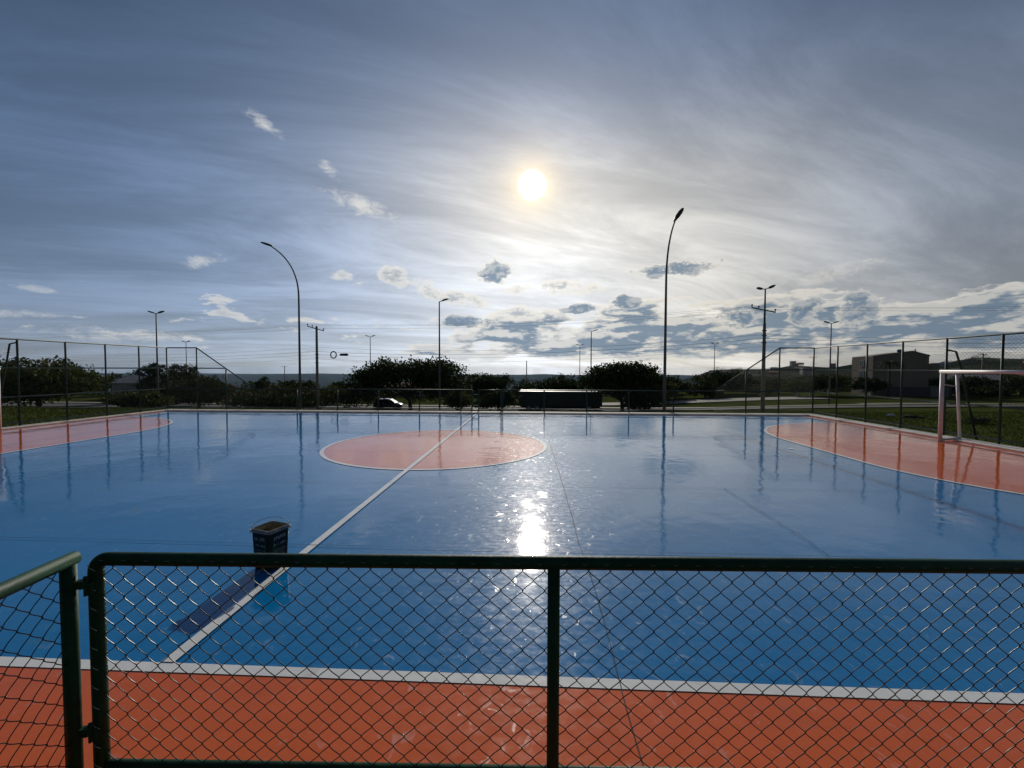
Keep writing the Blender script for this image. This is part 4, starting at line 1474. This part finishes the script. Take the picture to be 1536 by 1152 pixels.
for s in (-1, 1):
    for x0, x1, xa, xb in ((-1.35, -.55, -1.2, -.55), (-.48, .75, -.48, .25)):
        q = [(x0, s * .742, .98), (x1, s * .742, .98), (xb, s * .625, 1.36), (xa, s * .625, 1.36)]
        MB().add(q, [(0, 1, 2, 3) if s < 0 else (3, 2, 1, 0)]).build('side_window', 'glass', car)
    MB().box((1.86, s * .58, .66), (.14, .26, .13), 0, .02).build('headlight', 'lampclear', car)
    MB().box((-1.90, s * .62, .80), (.10, .18, .20), 0, .02).build('tail_light', 'lampred', car)
    MB().box((.62, s * .93, 1.0), (.10, .14, .11), 0, .02).build('mirror', 'carpaint', car)
    for x in (-1.22, 1.25):
        wheel(car, x, s * .74)

tz = terrain_z(3.7, 61) + .09
tl = thing('box_trailer', 'long dark green box trailer with sunlit pale roof parked beyond the far fence', 'trailer', (3.7, 60.5, tz), -.05)
TW, TD, T0, T1 = 11.2, 2.5, .62, 2.62
MB().box((0, 0, (T0 + T1) / 2), (TW, TD, T1 - T0)).build('side', 'trailer', tl)
hw, hd = TW / 2 + .06, TD / 2 + .06
secs = []
for q in range(9):
    a = -1 + 2 * q / 8
    secs.append([(-hw, hd * a, T1 - .06), (hw, hd * a, T1 - .06), (hw - .25, hd * a, T1 + .20 - .16 * a * a), (-hw + .25, hd * a, T1 + .20 - .16 * a * a)])
loft_body(MB(), secs).build('roof', 'trailerroof', tl)
for k in range(13):
    MB().box((-TW / 2 + .2 + k * (TW - .4) / 12, -TD / 2 - .02, (T0 + T1) / 2), (.06, .05, T1 - T0 - .1)).build('side_rib', 'trailer', tl)
MB().box((0, 0, T0 - .12), (TW - .4, 1.0, .22)).build('chassis', 'charred', tl)
for x in (-4.2, -3.1, 3.9):
    for s in (-1, 1):
        wheel(tl, x, s * 1.05, .46, .28)

# ------------------------------------------------------------------ verge: grass and litter beyond the goal
n = 26000
gx_ = RNG.uniform(12.5, 34, n)
gy_ = RNG.uniform(6, 31, n)
keep = np.ones(n, bool)
gz_ = np.array([terrain_z(a, b_) for a, b_ in zip(gx_, gy_)])
hgt = RNG.uniform(.03, .11, n)
ang = RNG.uniform(0, 2 * math.pi, n)
lx_, ly_ = np.cos(ang) * .03, np.sin(ang) * .03
bend = RNG.normal(0, .03, (n, 2))
V = np.stack([np.stack([gx_ - lx_, gy_ - ly_, gz_ - .01], -1), np.stack([gx_ + lx_, gy_ + ly_, gz_ - .01], -1), np.stack([gx_ + bend[:, 0], gy_ + bend[:, 1], gz_ + hgt], -1)], 1).reshape(-1, 3)
stuff(link('verge_grass', raw_mesh('verge_grass', V, np.arange(n * 3).reshape(n, 3), 'grassblade')))
n = 16000
gx_ = RNG.uniform(-42, -17.6, n)
gy_ = RNG.uniform(12, 34, n)
gz_ = np.array([terrain_z(a, b_) for a, b_ in zip(gx_, gy_)])
hgt = RNG.uniform(.04, .16, n)
ang = RNG.uniform(0, 2 * math.pi, n)
lx_, ly_ = np.cos(ang) * .035, np.sin(ang) * .035
bend = RNG.normal(0, .04, (n, 2))
V = np.stack([np.stack([gx_ - lx_, gy_ - ly_, gz_ - .01], -1), np.stack([gx_ + lx_, gy_ + ly_, gz_ - .01], -1), np.stack([gx_ + bend[:, 0], gy_ + bend[:, 1], gz_ + hgt], -1)], 1).reshape(-1, 3)
stuff(link('verge_grass', raw_mesh('verge_grass', V, np.arange(n * 3).reshape(n, 3), 'grassblade')))

x, y = 18.3, 22.0
b = MB()
for k in range(4):
    o_ = random.uniform(-.06, .06)
    b.tube([(-.42 + o_, -.10 + .07 * k, .05 + .03 * (k % 2)), (0, -.1 + .07 * k, .07 + .03 * (k % 2)), (.42 + o_, -.08 + .06 * k, .05)], [.055, .06, .05], 7)
tag(b.build('charred_log', 'charred', None, True, (x, y, terrain_z(x, y))), 'black charred log lying on the verge outside the tall fence', 'log')
x, y = 18.5, 23.6
b = MB().ellipsoid((0, 0, .07), (.17, .12, .09), 9, 6)
b.v = [(px + random.uniform(-.025, .025), py + random.uniform(-.025, .025), max(0, pz + random.uniform(-.02, .02))) for px, py, pz in b.v]
tag(b.build('plastic_bag', 'plasticwhite', None, False, (x, y, terrain_z(x, y))), 'crumpled white plastic bag on the verge outside the tall fence', 'litter')
x, y = 18.4, 19.0
t = thing('branch_pile', 'dark pile of cut branches on the verge behind the goal', 'branches', (x, y, terrain_z(x, y)))
b = MB()
for k in range(26):
    a = random.uniform(0, math.pi)
    ln = random.uniform(.35, .75)
    c = Vector((random.uniform(-.3, .3), random.uniform(-.15, .15), random.uniform(.03, .22)))
    d = Vector((math.cos(a), math.sin(a) * .5, random.uniform(-.12, .2))) * ln * .5
    p0, p1 = c - d, c + d
    p0.z, p1.z = max(.01, p0.z), max(.01, p1.z)
    b.tube([p0, c, p1], [.012, .016, .006], 5)
b.build('twigs', 'twig', t)
pts = RNG.normal(size=(160, 3)) * np.array((.34, .16, .07)) + np.array((0, 0, .14))
pts[:, 2] = np.abs(pts[:, 2])
Vv, Ff = leaf_quads(pts, .10)
link('dry_leaves', raw_mesh('dry_leaves', Vv, Ff, 'leafA'), t)

# ------------------------------------------------------------------ air
hz = MB().prism([(-13900, -390), (13900, -390), (13900, 13900), (-13900, 13900)], -250.0, 32.0).build('haze', 'cable')
stuff(hz)
hm = bpy.data.materials.new('haze_air')
hm.use_nodes = True
hm.node_tree.nodes.clear()
pv = hm.node_tree.nodes.new('ShaderNodeVolumePrincipled')
pv.inputs['Color'].default_value = (0.46, 0.70, 1.0, 1)
pv.inputs['Density'].default_value = 2.6e-5
pv.inputs['Anisotropy'].default_value = 0.1
mo = hm.node_tree.nodes.new('ShaderNodeOutputMaterial')
hm.node_tree.links.new(pv.outputs[0], mo.inputs['Volume'])
hz.data.materials.clear()
hz.data.materials.append(hm)
